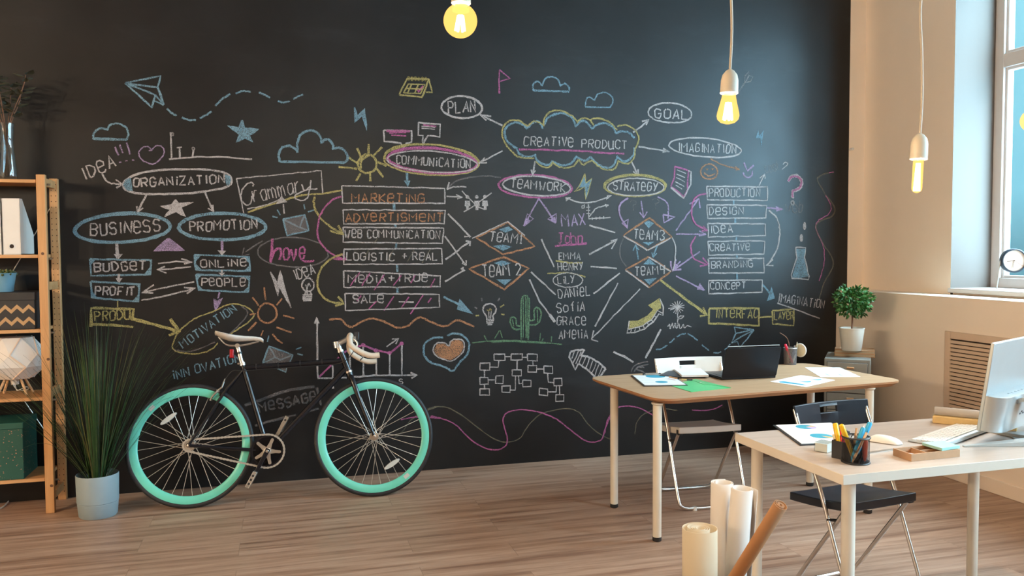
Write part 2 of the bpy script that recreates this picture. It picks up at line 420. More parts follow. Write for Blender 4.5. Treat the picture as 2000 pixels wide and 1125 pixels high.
m = MB(); edges = [0.0]+[v for ab in wins for v in ab]+[YB]
for i in range(0, len(edges), 2): m.b2((XC, edges[i+1], LEDGE), (XF+.082, edges[i], ZC))
for a, b in wins:
    m.b2((XC, b, WZ1), (XF+.082, a, ZC)); m.b2((XC+.02, b, LEDGE), (XF+.082, a, WZ0-.03))
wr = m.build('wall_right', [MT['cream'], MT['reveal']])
for p in wr.data.polygons:                  # reveals of white plaster, colour darkened to hold back the daylight
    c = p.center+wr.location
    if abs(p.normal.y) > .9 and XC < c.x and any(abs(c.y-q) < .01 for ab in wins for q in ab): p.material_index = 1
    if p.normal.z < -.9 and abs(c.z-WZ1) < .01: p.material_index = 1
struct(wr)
struct(MB().b2((XP, YB, 0), (XC+.32, 0, LEDGE)).build('wall_parapet', MT['cream'], bevel=.004))
struct(MB().b2((XP-.013, YB, 0), (XP, -.62, .085)).build('baseboard_right', MT['cream'], bevel=.004))
for k, (a, b) in enumerate(wins):
    f = MB(); x0, x1 = XF, XF+.075
    f.b2((x0, b, WZ0), (x1, b+.07, WZ1)).b2((x0, a-.07, WZ0), (x1, a, WZ1)).b2((x0+.001, b+.07, WZ0), (x1-.001, a-.07, WZ0+.065)).b2((x0+.001, b+.07, WZ1-.07), (x1-.001, a-.07, WZ1))
    mid = (a+b)/2
    f.b2((x0+.002, b+.07, 2.632), (x1-.002, a-.07, 2.722)).b2((x0+.003, mid-.05, WZ0+.065), (x1-.003, mid+.05, 2.632))
    for z0, z1 in ((WZ0+.055, 2.64), (2.715, WZ1-.06)):
        for y0, y1 in ((b+.06, mid-.04), (mid+.04, a-.06)):
            f.b2((x0+.02, y0+.001, z0+.001), (x1-.006, y0+.028, z1-.001)).b2((x0+.02, y1-.028, z0+.001), (x1-.006, y1-.001, z1-.001)).b2((x0+.021, y0+.028, z0+.001), (x1-.007, y1-.028, z0+.028)).b2((x0+.021, y0+.028, z1-.028), (x1-.007, y1-.028, z1-.001))
    wo = struct(f.build('window_%d' % (k+1), MT['pvc'], bevel=.004))
    MB().b2((x0+.040, b+.07, WZ0+.06), (x0+.046, a-.07, 2.64)).b2((x0+.040, b+.07, 2.71), (x0+.046, a-.07, WZ1-.065)).build('window_pane', MT['glass'], wo, ang=20)
    MB().b2((XC-.025, b-.02 if k else b-.02, WZ0-.03), (XF+.01, a+.0, WZ0)).build('window_sill', MT['pvc'], wo, bevel=.005)
    pl = bpy.data.lights.new('sky_portal', 'AREA'); pl.shape = 'RECTANGLE'; pl.size = a-b; pl.size_y = WZ1-WZ0; pl.cycles.is_portal = True
    po = bpy.data.objects.new('sky_portal', pl); COL.objects.link(po); po.location = (XF+.09, mid, (WZ0+WZ1)/2)
    po.rotation_euler = (0, math.radians(90), 0); po.rotation_euler = Vector((-1, 0, 0)).to_track_quat('-Z', 'Y').to_euler()

# radiator grille in the parapet
v0, v1 = at(1848, 646, 'x', XP), at(1840, 800, 'x', XP)
g0, gz1, gz0 = v0.y, v0.z, .30
gr = thing('radiator_grille', (XP, g0-.75, gz0), 'slatted radiator grille set in the wall below the window ledge', 'grille')
f = MB(); fw_ = .045
f.b2((XP-.012, g0-1.5, gz0), (XP, g0-1.5+fw_, gz1)).b2((XP-.012, g0-fw_, gz0), (XP, g0, gz1)).b2((XP-.0115, g0-1.5+fw_, gz1-fw_), (XP, g0-fw_, gz1)).b2((XP-.0115, g0-1.5+fw_, gz0), (XP, g0-fw_, gz0+fw_))
f.build('grille_frame', MT['vent'], gr, bevel=.003)
MB().b2((XP-.003, g0-1.46, gz0+.04), (XP-.0005, g0-.04, gz1-.04)).build('backing', MT['dark'], gr)
s = MB(); z = gz0+.06
while z < gz1-.055:
    s.box((XP-.0085, g0-.75, z), (.007, 1.41, .0188), 0, Matrix.Rotation(-.12, 3, 'Y')); z += .0252
s.build('slat_panel', MT['vent'], gr)
h = at(1657, 291, 'y', -.02)
hk = MB().lathe([(.012, 0), (.012, .004), (.005, .008), (.005, .016), (.011, .02), (.011, .028), (0, .031)], (4.15, -.004, h.z), 12, 0, (0, -1, 0))
tag(hk.build('wall_hook', MT['white']), 'small white round knob at the right edge of the chalkboard', 'hook')

# ------------------------------------------------------------------ chalk drawings on the black wall
FONT = {'A': '00 26 40;12 32', 'B': '00 06 36 45 44 33 03;33 42 41 30 00', 'C': '45 36 16 05 01 10 30 41', 'D': '00 06 26 44 42 20 00', 'E': '40 00 06 46;03 33',
 'e': '03 43 45 36 16 05 01 10 30 41', 'F': '00 06 46;03 33', 'G': '45 36 16 05 01 10 30 41 43 23', 'H': '00 06;40 46;03 43', 'I': '20 26', 'L': '06 00 40', 'M': '00 06 23 46 40',
 'N': '00 06 40 46', 'O': '16 05 01 10 30 41 45 36 16', 'P': '00 06 36 45 44 33 03', 'R': '00 06 36 45 44 33 03;23 40', 'S': '45 36 16 05 04 13 33 42 41 30 10 01', 'T': '06 46;26 20',
 'U': '06 01 10 30 41 46', 'u': '06 01 10 30 41 46;41 40', 'V': '06 20 46', 'W': '06 10 23 30 46', 'Y': '06 23 46;23 20', 'y': '06 23;46 10', 'Z': '06 46 00 40', 'K': '00 06;46 03 40',
 'X': '00 46;06 40', 'J': '06 46;26 21 10 01', 'i': '20 24;25 26', '1': '04 26 20;00 40', '2': '05 16 36 45 44 00 40', '3': '05 16 36 45 44 23 42 41 30 10 01', '4': '06 03 43;46 40',
 '?': '05 16 36 45 44 23 22;20 21', '+': '03 43;21 25', 'a': '44 34 14 03 01 10 30 42;44 40', 'r': '04 00;02 13 24 34', 'm': '04 00;03 14 23 20;23 34 43 40', 'n': '04 00;03 14 34 43 40',
 'o': '14 03 01 10 30 41 43 34 14', 'v': '04 20 44', 'l': '26 20', 'h': '06 00;03 14 34 43 40', 'f': '46 36 25 20;14 34', 'b': '06 00 20 31 33 24 04', 's': '43 34 14 03 12 32 41 30 10 01',
 't': '26 21 30;14 34', 'c': '43 34 14 03 01 10 30 41', 'w': '04 10 23 30 44', '@': '02 42 43 34 14 03 01 10 30 41', 'd': '44 34 14 03 01 10 30 42;46 40'}
CROPS = dict(A=(130, 120, .26676), B=(440, 120, .26676), C=(740, 120, .26676), D=(960, 160, .26676), E=(1270, 120, .26676), F=(130, 380, .26676), G=(440, 320, .26676),
 I=(640, 340, .26667), J=(860, 340, .30233), K=(1160, 320, .26676), L=(1340, 300, .32), M=(820, 580, .26676), N=(1180, 560, .19557), O=(240, 560, .2), P=(410, 630, .20444), Q=(540, 620, .3467), R=(1160, 760, .3244), X=(0, 0, 1))
PXM = .0037
layer = [0]
def ribbon(mb, P, wpx, m):
    Q = []
    for i, p in enumerate(P):                       # resample and shake the hand a little
        if i == 0: Q.append(Vector(p)); continue
        a, b = Vector(P[i-1]), Vector(p); n = max(1, int((b-a).length/9))
        for k in range(1, n+1): Q.append(a+(b-a)*k/n+Vector((random.gauss(0, .35), random.gauss(0, .35))))
    if len(Q) < 2: return
    W = [at(q.x, q.y, 'y', 0) for q in Q]; W = [Vector((p.x, p.z)) for p in W]
    layer[0] = (layer[0]+1) % 40; y = -.0012-layer[0]*.00006
    vs = []; N = len(W)
    for i in range(N):
        t = (W[min(i+1, N-1)]-W[max(i-1, 0)]); t = t.normalized() if t.length > 1e-9 else Vector((1, 0))
        nrm = Vector((-t.y, t.x)); hw = wpx*PXM*.5*random.uniform(.78, 1.18)
        vs += [(W[i].x+nrm.x*hw, y, W[i].y+nrm.y*hw), (W[i].x-nrm.x*hw, y, W[i].y-nrm.y*hw)]
    mb.add(vs, [(2*i, 2*i+1, 2*i+3, 2*i+2) for i in range(N-1)], m)
def fill(mb, P, m):
    layer[0] = (layer[0]+1) % 40; y = -.0012-layer[0]*.00006
    W = [at(p[0], p[1], 'y', 0) for p in P]
    mb.add([(p.x, y, p.z) for p in W], [tuple(range(len(W)))], m)
def word(mb, txt, x0, y0, x1, y1, h, wpx, m):
    wt = [.55 if c in 'Iil1' else 1.25 if c in 'MmWw' else .6 if c == ' ' else 1.0 for c in txt]; tot = sum(wt)-.25
    d = Vector((x1-x0, y1-y0)); L = d.length; d.normalize(); nrm = Vector((d.y, -d.x)); cur = 0
    for c, k in zip(txt, wt):
        if c != ' ':
            gw = L*k/tot*.68; jy = random.uniform(-.05, .05)*h; sl = random.uniform(-.06, .08)
            for pl in FONT[c].split(';'):
                pts = []
                for t in pl.split():
                    gx, gy = int(t[0])/4, int(t[1])/6
                    if c in 'Iil': gx = .5
                    q = Vector((x0, y0))+d*(cur+gw*gx+sl*gy*h)+nrm*(gy*h+jy)
                    pts.append(q+Vector((random.uniform(-.03, .03)*h, random.uniform(-.03, .03)*h)))
                ribbon(mb, pts, wpx*.84, m)
        cur += L*k/tot
def chalkdraw(name, spec, label=None):
    mb = MB(); cols = []; crop = CROPS['X']; jobs = []
    def ci(c):
        if c not in cols: cols.append(c)
        return cols.index(c)
    for line in spec.strip().split('|'):
        t = line.split()
        if t[0] in CROPS and len(t) == 1: crop = CROPS[t[0]]; continue
        c, wpx, op = t[0][0], float(t[0][1:] or 3), t[1]
        X = lambda q: (crop[0]+q[0]*crop[2], crop[1]+q[1]*crop[2])
        mi = ci(c)
        if op in 'PSFC':
            P = [X(tuple(float(v) for v in q.split(','))) for q in t[2:]]
            if op == 'P': ribbon(mb, P, wpx, mi)
            elif op == 'S': ribbon(mb, smooth(P, 6), wpx, mi)
            elif op == 'C': ribbon(mb, smooth(P, 6, True)+[Vector(P[0])], wpx, mi)
            else: fill(mb, P, mi)
        elif op in 'EH':
            cx, cy = (float(v) for v in t[2].split(',')); rx, ry = (float(v) for v in t[3].split(',')); a = math.radians(float(t[4]) if len(t) > 4 else 0)
            P = []
            for i in range(49):
                b = 2*PI*i/48+.3; k = (1+.015*math.sin(3*b))
                u, v = rx*math.cos(b)*k, ry*math.sin(b)*k
                P.append(X((cx+u*math.cos(a)-v*math.sin(a), cy+u*math.sin(a)+v*math.cos(a))))
            if op == 'E': ribbon(mb, P, wpx, mi)
            else: fill(mb, P[:-1], mi)
        elif op == 'T':
            a, b = (X(tuple(float(v) for v in q.split(','))) for q in t[2:4])
            word(mb, ' '.join(t[5:]), a[0], a[1], b[0], b[1], float(t[4])*crop[2], wpx, mi)
    o = mb.build(name, [CH[c] for c in cols], wall_back, flat=True)
    if label: o['label'] = label
    return o
BOARD = r'''
chalk_paper_plane=A|b3 P 430,158 690,105 668,192 430,158|b3 P 430,158 650,245 625,338 430,158|b3 P 668,192 712,320 650,245|b3 P 712,320 640,290 650,245|b3 P 640,290 625,338|b3 P 668,192 690,240 712,320
chalk_dashed_flight=A|b3 S 735,345 770,378 805,398|b3 S 845,410 890,428 945,430|b3 S 975,415 1020,395 1062,365|b3 S 1090,325 1140,275 1198,240|b3 S 1238,235 1290,218 1348,222|B|b3 S 245,228 285,242 325,265|b3 S 385,290 430,300 472,290|b3 S 497,275 540,252 568,242
chalk_star=A|b F 1285,430 1305,490 1405,498 1335,540 1365,590 1305,560 1245,595 1268,535 1180,475 1262,485|b3 P 1285,430 1305,490 1405,498 1335,540 1365,590 1305,560 1245,595 1268,535 1180,475 1262,485 1285,430
chalk_cloud=A|b3 S 195,570 205,520 250,490 305,503|b3 S 298,505 320,465 380,455 435,485 452,530 440,575|b4 P 195,565 440,574
chalk_exclamation_marks=A|v2.5 P 355,625 380,688|v2.5 P 390,610 412,672|v2.5 P 440,595 465,680|v2 P 385,740 402,736|v2 P 430,728 448,727|v2 P 480,722 497,722
chalk_heart=A|v2 S 625,655 600,625 560,630 530,665 545,715 590,740 640,750 700,700 715,655 690,620 650,622 620,650 605,652
chalk_word=A|w2.8 T 135,868 370,765 88 IDeA|w2.8 S 260,825 300,880 350,895 405,898|w2.8 P 360,865 410,898 365,925
chalk_chart=A|w2.6 P 762,518 772,718|w2.6 P 750,716 950,700 1150,700 1358,718|w2.6 P 828,632 830,716|w2 P 808,632 845,630|w2 E 928,640 9,11|w2.4 P 930,650 920,705|w2 E 775,532 9,11
chalk_word=A|w3.4 S 412,905 440,865 560,812 800,790 1050,795 1180,825 1208,870 1180,915 1000,955 750,970 550,968 440,945 412,905|b F 412,905 430,865 470,850 485,950 440,942|b F 1165,878 1160,828 1195,838 1206,870 1190,908 1170,905|w3 T 490,920 1158,888 62 ORGANiZATION|w3 P 588,970 520,1108|w3 P 515,1060 520,1108 560,1070|w3 P 1015,960 1075,1098|w3 P 1035,1075 1075,1098 1070,1050
chalk_star=F|w F 797,37 820,65 928,57 840,95 872,163 800,125 715,163 760,112 688,85 770,75|w2 P 797,37 820,65 928,57 840,95 872,163 800,125 715,163 760,112 688,85 770,75 797,37
chalk_cloud=B|b4 S 400,735 392,680 415,635 460,618 505,635 530,665|b4 S 528,665 530,590 560,530 620,505 670,520 700,560 705,600|b4 S 705,598 730,572 760,575 785,605 790,640|b4 S 780,642 830,632 870,650 895,690 890,725 870,740|b4 P 400,735 870,740
chalk_lightning_bolt=B|b F 945,335 970,398 1020,345 1036,508 1003,400 948,445|b2 P 945,335 970,398 1020,345 1036,508 1003,400 948,445 945,335
chalk_calendar=C|y3 P 148,245 205,125 365,130 315,262 148,245|y3 P 365,130 390,230 345,226|y2.5 P 180,230 215,165 335,170 305,236 180,230|y2.5 P 240,167 210,232|y2.5 P 288,170 262,233|y2.5 P 197,197 322,203|y2 E 218,125 7,13|y2 E 243,126 7,13|y2 E 268,127 7,13|y2 E 293,128 7,13|y2 E 318,129 7,13|y2 E 343,131 7,13|p3 P 275,195 288,225 325,178
chalk_flag=C|p2.6 P 882,60 880,228|p2.6 P 882,60 958,125 885,145|p4 P 876,226 888,228
chalk_cloud=C|b3 S 1130,215 1130,165 1165,147 1195,180|b3 S 1195,182 1215,130 1265,112 1310,135 1328,182|b3 S 1328,180 1360,162 1392,190 1390,222|b3.5 P 1130,213 1390,221
chalk_cloud=D|b2.4 S 685,180 695,125 720,112 750,135|b2.4 S 750,135 780,90 830,78 880,110 885,150 865,188|b2.4 P 685,182 865,188
chalk_word=B|w2 P 82,858 703,800 712,972|w2 P 82,858 135,1112|y3 S 165,1105 400,1025 560,980 700,970 855,942|w2 S 160,1080 300,1050 400,1012|w2.2 S 205,915 200,888 160,895 120,950 118,1010 150,1050 185,1040 195,985|w2.2 T 215,1030 560,952 118 rammar|w2.2 S 560,900 580,945 620,915|w2.2 S 628,870 615,950 600,1000 560,1018 515,1005 520,975 600,940 675,935
chalk_triangle_arrow=B|w F 410,985 455,1030 370,1045|w2.5 P 425,1045 433,1115
chalk_sun=B|y3.6 E 1040,750 68,68|y3.6 S 990,790 1000,720 1060,685|y3.6 P 1050,605 1048,680|y3.6 P 965,635 998,715|y3.6 P 900,700 970,745|y3.6 P 830,772 965,785|y3.6 P 990,820 958,875|y3.6 P 1060,805 1063,875|y3.6 P 1100,775 1158,848|y3.6 P 1110,735 1180,765|y3.6 P 1085,690 1150,628
chalk_speech_bubble=C|w3 P 35,505 240,508 240,590 200,600 182,632 160,598 38,585 35,505|p2.5 P 75,525 195,520|p2.5 P 90,540 200,548|p4 P 55,508 225,511
chalk_speech_bubble=C|w3 P 290,447 448,460 445,553 355,543 320,618 322,543 287,540 290,447|p2.5 P 325,465 420,475|w2 P 312,475 410,483|w2 P 312,490 410,496
chalk_word=C|y3 E 385,722 350,112 3|y2.5 E 385,718 345,108 6|p4.5 E 390,728 328,90 4|p3 E 392,722 325,90 5|w2.4 E 390,735 330,76 4|w2.8 T 125,750 672,782 62 COMMuNiCATiON|b4 P 205,815 209,880|b F 183,872 232,872 212,918
chalk_word=C|w3.4 E 607,335 150,81 3|w2 E 604,337 147,78 3|w3 T 508,378 712,374 85 PLAN|w3 P 905,470 742,390|w3 P 822,402 742,390 785,430
chalk_word=D|b4 S 190,490 120,440 95,380 110,330 170,298 225,310 262,345|b4 S 262,340 300,300 345,292 378,342|b4 S 385,315 410,265 470,235 530,232 590,265 618,330|b4 S 618,325 650,290 690,292 735,345|b4 S 738,340 780,310 840,305 890,335 912,382|b4 S 912,380 950,362 1010,375 1045,410|b4 S 1045,480 1040,530 1000,575 960,580 915,545|b4 S 918,545 900,600 860,630 810,620 760,590 725,550|b4 S 725,548 690,575 660,570 615,545|b4 S 618,548 590,590 540,610 490,605 445,580|b4 S 445,580 420,605 370,600 330,570 318,530|b4 S 318,535 270,550 210,530 185,495|y3 S 85,330 75,380 100,450 150,510 200,550 310,560|y3 S 85,330 130,285 200,285 262,325|y3 S 265,325 310,288 375,308|y3 S 380,325 390,260 440,215 510,212 590,250 632,300|y3 S 632,290 670,265 720,280 750,320|y3 S 725,290 740,268 810,272 870,300 918,350|y3 S 918,325 980,315 1040,345 1075,400 1070,450 1050,490|y3 S 1050,490 1045,545 1010,595 960,595 925,575|y3 S 925,575 910,625 870,645 800,630 735,575|y3 S 735,575 700,590 670,605 635,568|y3 S 635,570 600,615 540,630 480,615 445,585|y3 S 445,590 420,625 370,620 320,580|w2.6 T 235,465 600,475 66 CReATiVe|w2.6 T 660,482 992,492 60 PRODuCT|p3.4 S 200,495 450,500 640,505 800,518 968,524
chalk_arrow=C|w2.6 P 905,655 730,745|w2.6 P 775,705 730,745 790,740
chalk_arrow=D|w2.8 P 318,580 300,680|w2.8 P 290,642 300,680 320,647
chalk_arrow=D|w3 P 1020,575 1072,688|w3 P 1036,655 1072,688 1070,640
chalk_word=D|w3 P 1035,370 1150,280|w3 P 1100,290 1150,280 1130,318|w3 E 1305,228 160,72 4|w3.4 T 1195,262 1440,276 66 GOAL
chalk_word=D|w2.8 P 1075,475 1300,510|w2.8 P 1255,487 1300,510 1250,514|E|w3 E 400,632 265,68 5|w2.6 T 205,660 630,672 62 IMAGINATION
chalk_dart=E|d3 P 640,235 720,110|d2.5 P 690,110 725,70 720,105 750,110 735,150 690,155 690,110
chalk_lightning_bolt=E|b F 790,500 797,545 830,505 812,625 805,560 772,562
chalk_word=D|p3.4 E 320,765 270,82 3|w3 E 330,762 248,70 4|w2.8 T 140,772 540,806 64 TeAMWORK
chalk_lightning_bolt=D|b F 680,690 688,745 735,708 690,855 678,775 630,770|y2.2 P 682,672 640,768 605,806 682,770 688,862 735,708 690,742 682,672
chalk_word=D|y3 E 1050,758 228,80|y2.5 E 1052,764 220,76|w2.4 E 1055,770 205,64|w2.6 T 890,790 1212,800 62 STRATeGy
chalk_arc_arrow=D|w2.6 S 560,850 640,882 740,880 850,845|w F 845,830 882,830 838,866|w F 540,845 582,845 545,876
chalk_page=E|p3 P 178,768 278,800 268,940 245,990 150,912 175,850 178,768|w3.4 P 278,800 298,810 295,900 245,1002 150,920|w1.8 P 195,795 260,822|w1.8 P 192,825 255,850|w1.8 P 188,850 252,882|w1.8 P 182,880 248,916|w1.8 P 185,905 230,935
chalk_smiley=E|o2.8 E 430,808 62,55|o F 405,785 425,785 415,800|o F 445,783 465,783 455,798|o2.8 S 392,818 430,838 470,822
chalk_tick=E|v3.4 P 685,740 712,805 755,758|v3 S 680,812 690,840 715,850 742,835 745,800
chalk_arrow=E|o2.2 S 440,712 520,755 650,792|o2.2 P 620,770 650,792 625,795
chalk_word=E|d2.2 T 845,818 950,800 75 cost|w2 S 970,755 985,738 1003,748 995,765 962,790|w2.4 P 795,910 838,825|w2.4 P 800,855 838,825 842,860
chalk_question_mark=E|w7 S 1008,880 1030,845 1070,838 1105,870 1100,920 1060,945 1042,952 1040,1000|p4 S 1010,878 1030,848 1070,842 1102,870 1097,918 1060,942 1040,952 1039,995|w3 E 1040,1035 11,14
chalk_word=L|d3 T 600,358 715,362 70 w@b
chalk_squiggle=L|r3 S 900,115 850,122 805,145 805,175 850,250 905,330 890,380 820,410 790,450 830,540 890,640 890,700 840,790 812,885|p2 S 900,112 870,118|p2 S 850,255 884,320 870,368 812,405 790,440 800,480 838,570 840,680 812,775
chalk_stick_people=C|w H 648,992 13,13|w F 630,1020 666,1020 671,1060 658,1062 658,1088 648,1088 640,1088 638,1062 628,1060|w H 716,992 13,13|w F 698,1020 734,1020 739,1060 728,1062 728,1088 708,1088 708,1062 695,1060|w H 776,990 13,13|w F 758,1018 794,1018 800,1058 788,1060 788,1086 768,1086 768,1060 755,1058|w2 P 608,948 716,1060 775,1085|w2 P 825,962 690,1060 620,1102|w2.4 P 495,988 610,995|w2.4 P 565,975 612,995 575,1010
chalk_arc_arrow=C|d2.6 S 890,850 780,838 640,855 560,880 500,935|w2.4 P 515,885 498,937|w2.4 S 498,937 560,918 640,920
chalk_word=I|w2.4 P 105,85 858,105 858,215 110,212 105,85|o3 T 175,205 708,206 62 MARKeTiNG
chalk_word=I|w2.4 P 112,262 860,268 852,362 118,365 112,262|o3 T 132,346 845,346 58 ADVeRTISMeNT
chalk_word=I|w2.4 P 112,390 848,395 842,508 112,498 112,390|w2.6 T 122,465 825,472 58 WeB COMMuNiCATION|r2 P 245,400 220,440|r2 P 365,470 335,510|r2 P 750,405 720,460
chalk_word=I|w2.4 P 118,550 835,545 840,658 118,662 118,550|w2.6 T 138,628 490,636 56 LOGISTIC|w2.6 T 545,628 805,634 56 + ReAL|r2 P 300,555 255,640|r2 P 205,555 185,590|r2 P 480,555 440,640|r2 P 630,560 580,640|r2 P 755,545 690,650
chalk_word=I|w2.4 P 118,708 826,745 822,825 118,830 118,708|w2.6 T 150,797 735,786 58 MeDiA+TRue|p2 P 235,720 165,820|p2 P 310,725 250,815|p2 P 415,735 340,850|p2 P 540,740 480,815|p2 P 640,740 610,800|p2 P 785,765 750,830
chalk_word=I|w2.4 P 128,875 815,880 818,975 128,1000 128,875|w2.8 T 185,945 415,940 58 SALe|w2.6 P 520,935 632,938|p2.2 P 485,895 412,1000|p2.2 P 595,900 540,975|p2.2 P 700,885 605,1025|p2.2 P 760,905 735,940|p2 P 245,890 215,930|p2 P 360,930 300,985
chalk_link_lines=I|b4 P 485,215 487,262|b4 P 490,362 497,390|b4 P 503,505 503,548|b4 P 508,660 508,715|b4 P 508,825 510,870
chalk_arrows=I|w3 P 880,290 1045,460|w3 P 1005,420 1045,460 1000,455|w3 P 858,455 1010,665|w3 P 985,650 1012,668 1012,632|w3 P 862,625 1045,495|w3 P 1010,490 1045,495 1040,525|w3 P 858,788 1000,700|w3 P 975,690 1005,710|w3 P 990,680 990,718
chalk_arrow=I|b4 P 848,898 960,955|b F 965,912 1065,1026 945,992
chalk_wave=I|o3.4 S 10,1065 95,1062 135,1105 180,1118 240,1085 320,1058 400,1075 470,1110 520,1125 590,1110 640,1065 690,1050 750,1080 830,1110 880,1108 940,1070 1000,1085 1075,1118
chalk_arc_arrow=G|y3.4 S 655,240 648,300 690,390 770,460 855,512|y3.4 P 765,488 865,520 825,450
chalk_arc_arrow=G|p3 S 855,238 790,260 720,330 680,430 680,540 740,630 820,680 885,700|p3 P 790,695 890,702 850,660
chalk_arc_arrow=G|y3.4 S 860,662 780,690 700,770 675,860 690,940 760,1005 865,1022|y4 P 805,1040 870,1022 825,970
chalk_envelope=G|b3 P 422,405 583,372 612,490 452,525 422,405|b3 P 422,405 545,465 583,372|b2.6 P 545,465 608,488|d F 428,410 580,377 606,487 456,519|b2.5 P 380,335 402,375|b2.5 P 345,385 385,395|b2.5 P 575,295 582,335|b2.5 P 605,352 650,335
chalk_word=G|d2.4 E 495,648 258,108 2|p4 P 345,548 340,640 330,722|p4 S 330,722 360,640 400,618 408,660 395,705|p4 T 425,705 588,696 125 ov@|p3.4 S 560,708 600,716 652,710
chalk_word=G|w2.4 T 515,852 662,800 75 IDeA
chalk_light_bulb=G|w2.4 E 605,886 44,48|w2.2 P 590,930 580,962|w2.2 P 622,930 630,962|w2.2 P 598,900 600,955|w2 S 585,885 600,900 612,875 625,900|w3 P 565,960 637,955|w3 P 565,975 635,972|w3 P 565,988 635,986|w3 P 570,1000 632,998
chalk_lightning_bolt=G|w F 330,790 382,868 405,783 440,930 482,1055 397,900 385,968 360,870|w2 P 330,790 382,868 405,783 440,930 482,1055 397,900 385,968 360,870 330,790
chalk_sun=O|o3 E 1410,258 92,95|o3 P 1380,5 1395,130|o3 P 1265,105 1325,185|o3 P 1555,115 1500,180|o3 P 1565,280 1675,312|o3 P 1500,395 1645,445|o3 P 1460,460 1500,515 1560,555|o2.4 P 1370,425 1350,480|o3 P 1305,345 1225,430|o3 P 1300,262 1240,270
chalk_word=F|b5.5 E 410,245 350,105 -3|b3 E 410,247 345,100 -3|w3 T 178,303 690,266 86 BuSINeSS|w5 P 368,350 370,440|w F 345,435 412,435 375,480
chalk_word=F|b5.5 E 1140,235 318,97 0|w3 T 905,272 1400,252 70 PROMOTION|v4 P 1138,340 1138,410|w F 1105,408 1168,412 1138,446
chalk_triangle=F|v3 P 745,322 860,405 640,412 745,322|v F 745,328 845,402 655,408
chalk_word=F|b3 P 172,472 620,480 615,585 180,595 172,472|b F 172,472 215,475 175,520|b F 620,520 615,584 570,580|b F 620,482 600,482 620,500|w3 T 205,564 585,548 64 BUDGeT|w4 P 385,580 383,620|w F 360,612 410,612 383,652
chalk_word=F|b3 P 178,635 535,658 525,785 185,755 178,635|b F 185,755 228,758 188,705|b F 525,785 480,782 530,725|b F 535,660 505,658 530,690|w3 T 212,732 500,740 62 PROFIT|y2 P 375,775 375,825
chalk_word=F|b3 P 935,440 1335,458 1345,560 945,552 935,440|b F 935,440 985,445 942,495|b F 945,552 992,552 945,505|b F 1335,458 1290,455 1340,508|b F 1345,560 1300,558 1343,515|w2.6 T 985,535 1320,522 55 ONLiNe
chalk_word=F|b3 P 950,585 1342,600 1330,715 968,700 950,585|b F 950,585 990,588 955,630|b F 968,700 1005,702 965,660|b F 1342,600 1300,598 1340,640|b F 1330,715 1290,712 1332,672|w2.6 T 990,670 1312,670 58 PeOPLe|w3 P 1138,550 1138,575|w F 1112,572 1160,572 1138,598
chalk_arrows=F|w2.4 P 670,505 800,490 920,495|w2.4 P 840,470 920,495 860,507|w2.4 P 912,528 665,552|w2.4 P 720,525 665,552 732,576|w2.4 P 935,638 700,685 550,718|w2.4 P 640,660 550,718 635,720|w2.4 S 548,775 720,742 940,686|w2.4 P 860,680 942,685 880,724|d2.4 P 1435,340 1310,420|d2.4 P 1300,390 1285,450 1340,435
chalk_arrow=F|v3 P 1120,715 1110,760|v F 1075,760 1100,775 1145,755 1125,800 1090,860 1078,810
chalk_word=F|y4 P 178,970 180,830 490,838 480,920|y4 P 185,950 330,955 490,968|y3 T 210,925 470,915 68 PRODu|y5 P 480,908 820,1000|y5 P 760,910 826,1000 750,1030
chalk_word=O|y2.2 S 480,590 520,480 620,370 740,295 890,240 1000,185 1090,168 1190,190 1265,240 1275,290 1220,350 1100,430 1000,490|y2.2 S 480,590 520,630 650,655 780,645 880,600 930,545|d2.2 S 500,615 640,632 760,600 900,540|d2.2 S 1160,190 1215,240 1190,310 1090,415 1020,480|b2.4 T 590,600 1115,230 78 MOTIVATION
chalk_word=O|b2.4 T 495,908 1155,730 85 iNN OVATION
chalk_envelope=O|b2.6 P 1630,740 1660,665 1425,580 1365,745|b2.6 P 1425,580 1490,690 1365,745|b2.6 P 1490,690 1540,715 1660,665|d F 1428,592 1650,668 1590,830 1380,740|b2.6 P 1510,800 1590,830 1610,770|b2.4 P 1690,612 1745,590|b2.4 P 1705,655 1755,665|b2 P 1425,478 1410,540
chalk_chart=Q|w3 P 228,5 232,342|w3 P 215,35 226,0 240,35|w3 S 232,342 400,338 550,328 790,325|w3 P 755,310 792,325 760,342|p3.4 P 240,335 315,260 390,190 450,165 488,155 560,185 637,200 705,147|p H 488,155 13,11|p H 560,185 13,11|p H 637,200 13,11|p H 705,147 12,11|w3 P 412,210 415,310|w3 P 488,165 490,325|w3 P 562,195 562,325|w3 P 637,205 637,325|w3 P 707,155 707,322|w3 P 315,270 318,400|w2.4 P 620,165 685,120|w2.4 P 650,122 688,118 672,150|w2 T 695,375 715,372 26 S
chalk_word=P|d4 T 475,858 1020,748 88 MeSSAGe|d5 S 330,790 480,740 700,660 850,630 1000,610|d4 P 1020,620 1060,790|d4 S 430,985 560,945 820,880|d4 P 920,855 1040,820
chalk_arrow=J|v3 P 635,158 540,335|v2.6 P 540,335 560,258 598,290 540,335|v F 540,335 556,285 580,298
chalk_arrow=J|v3 P 635,158 745,315|v2.6 P 745,315 750,255 695,290 745,315|v F 745,312 740,275 708,292
chalk_word=J|o3.4 P 435,310 610,468 405,518 230,412 435,310|w2.2 P 205,415 435,306 545,395|b F 378,358 440,338 468,360 420,378|b F 340,465 400,455 465,470 405,495|w2.6 T 318,432 525,450 62 TeAM1
chalk_word=J|o3.4 P 405,535 572,608 415,745 185,612 405,535|b F 345,575 400,558 455,575 400,595|b F 360,680 460,680 415,718|w3 T 275,662 522,656 74 TeAM 2
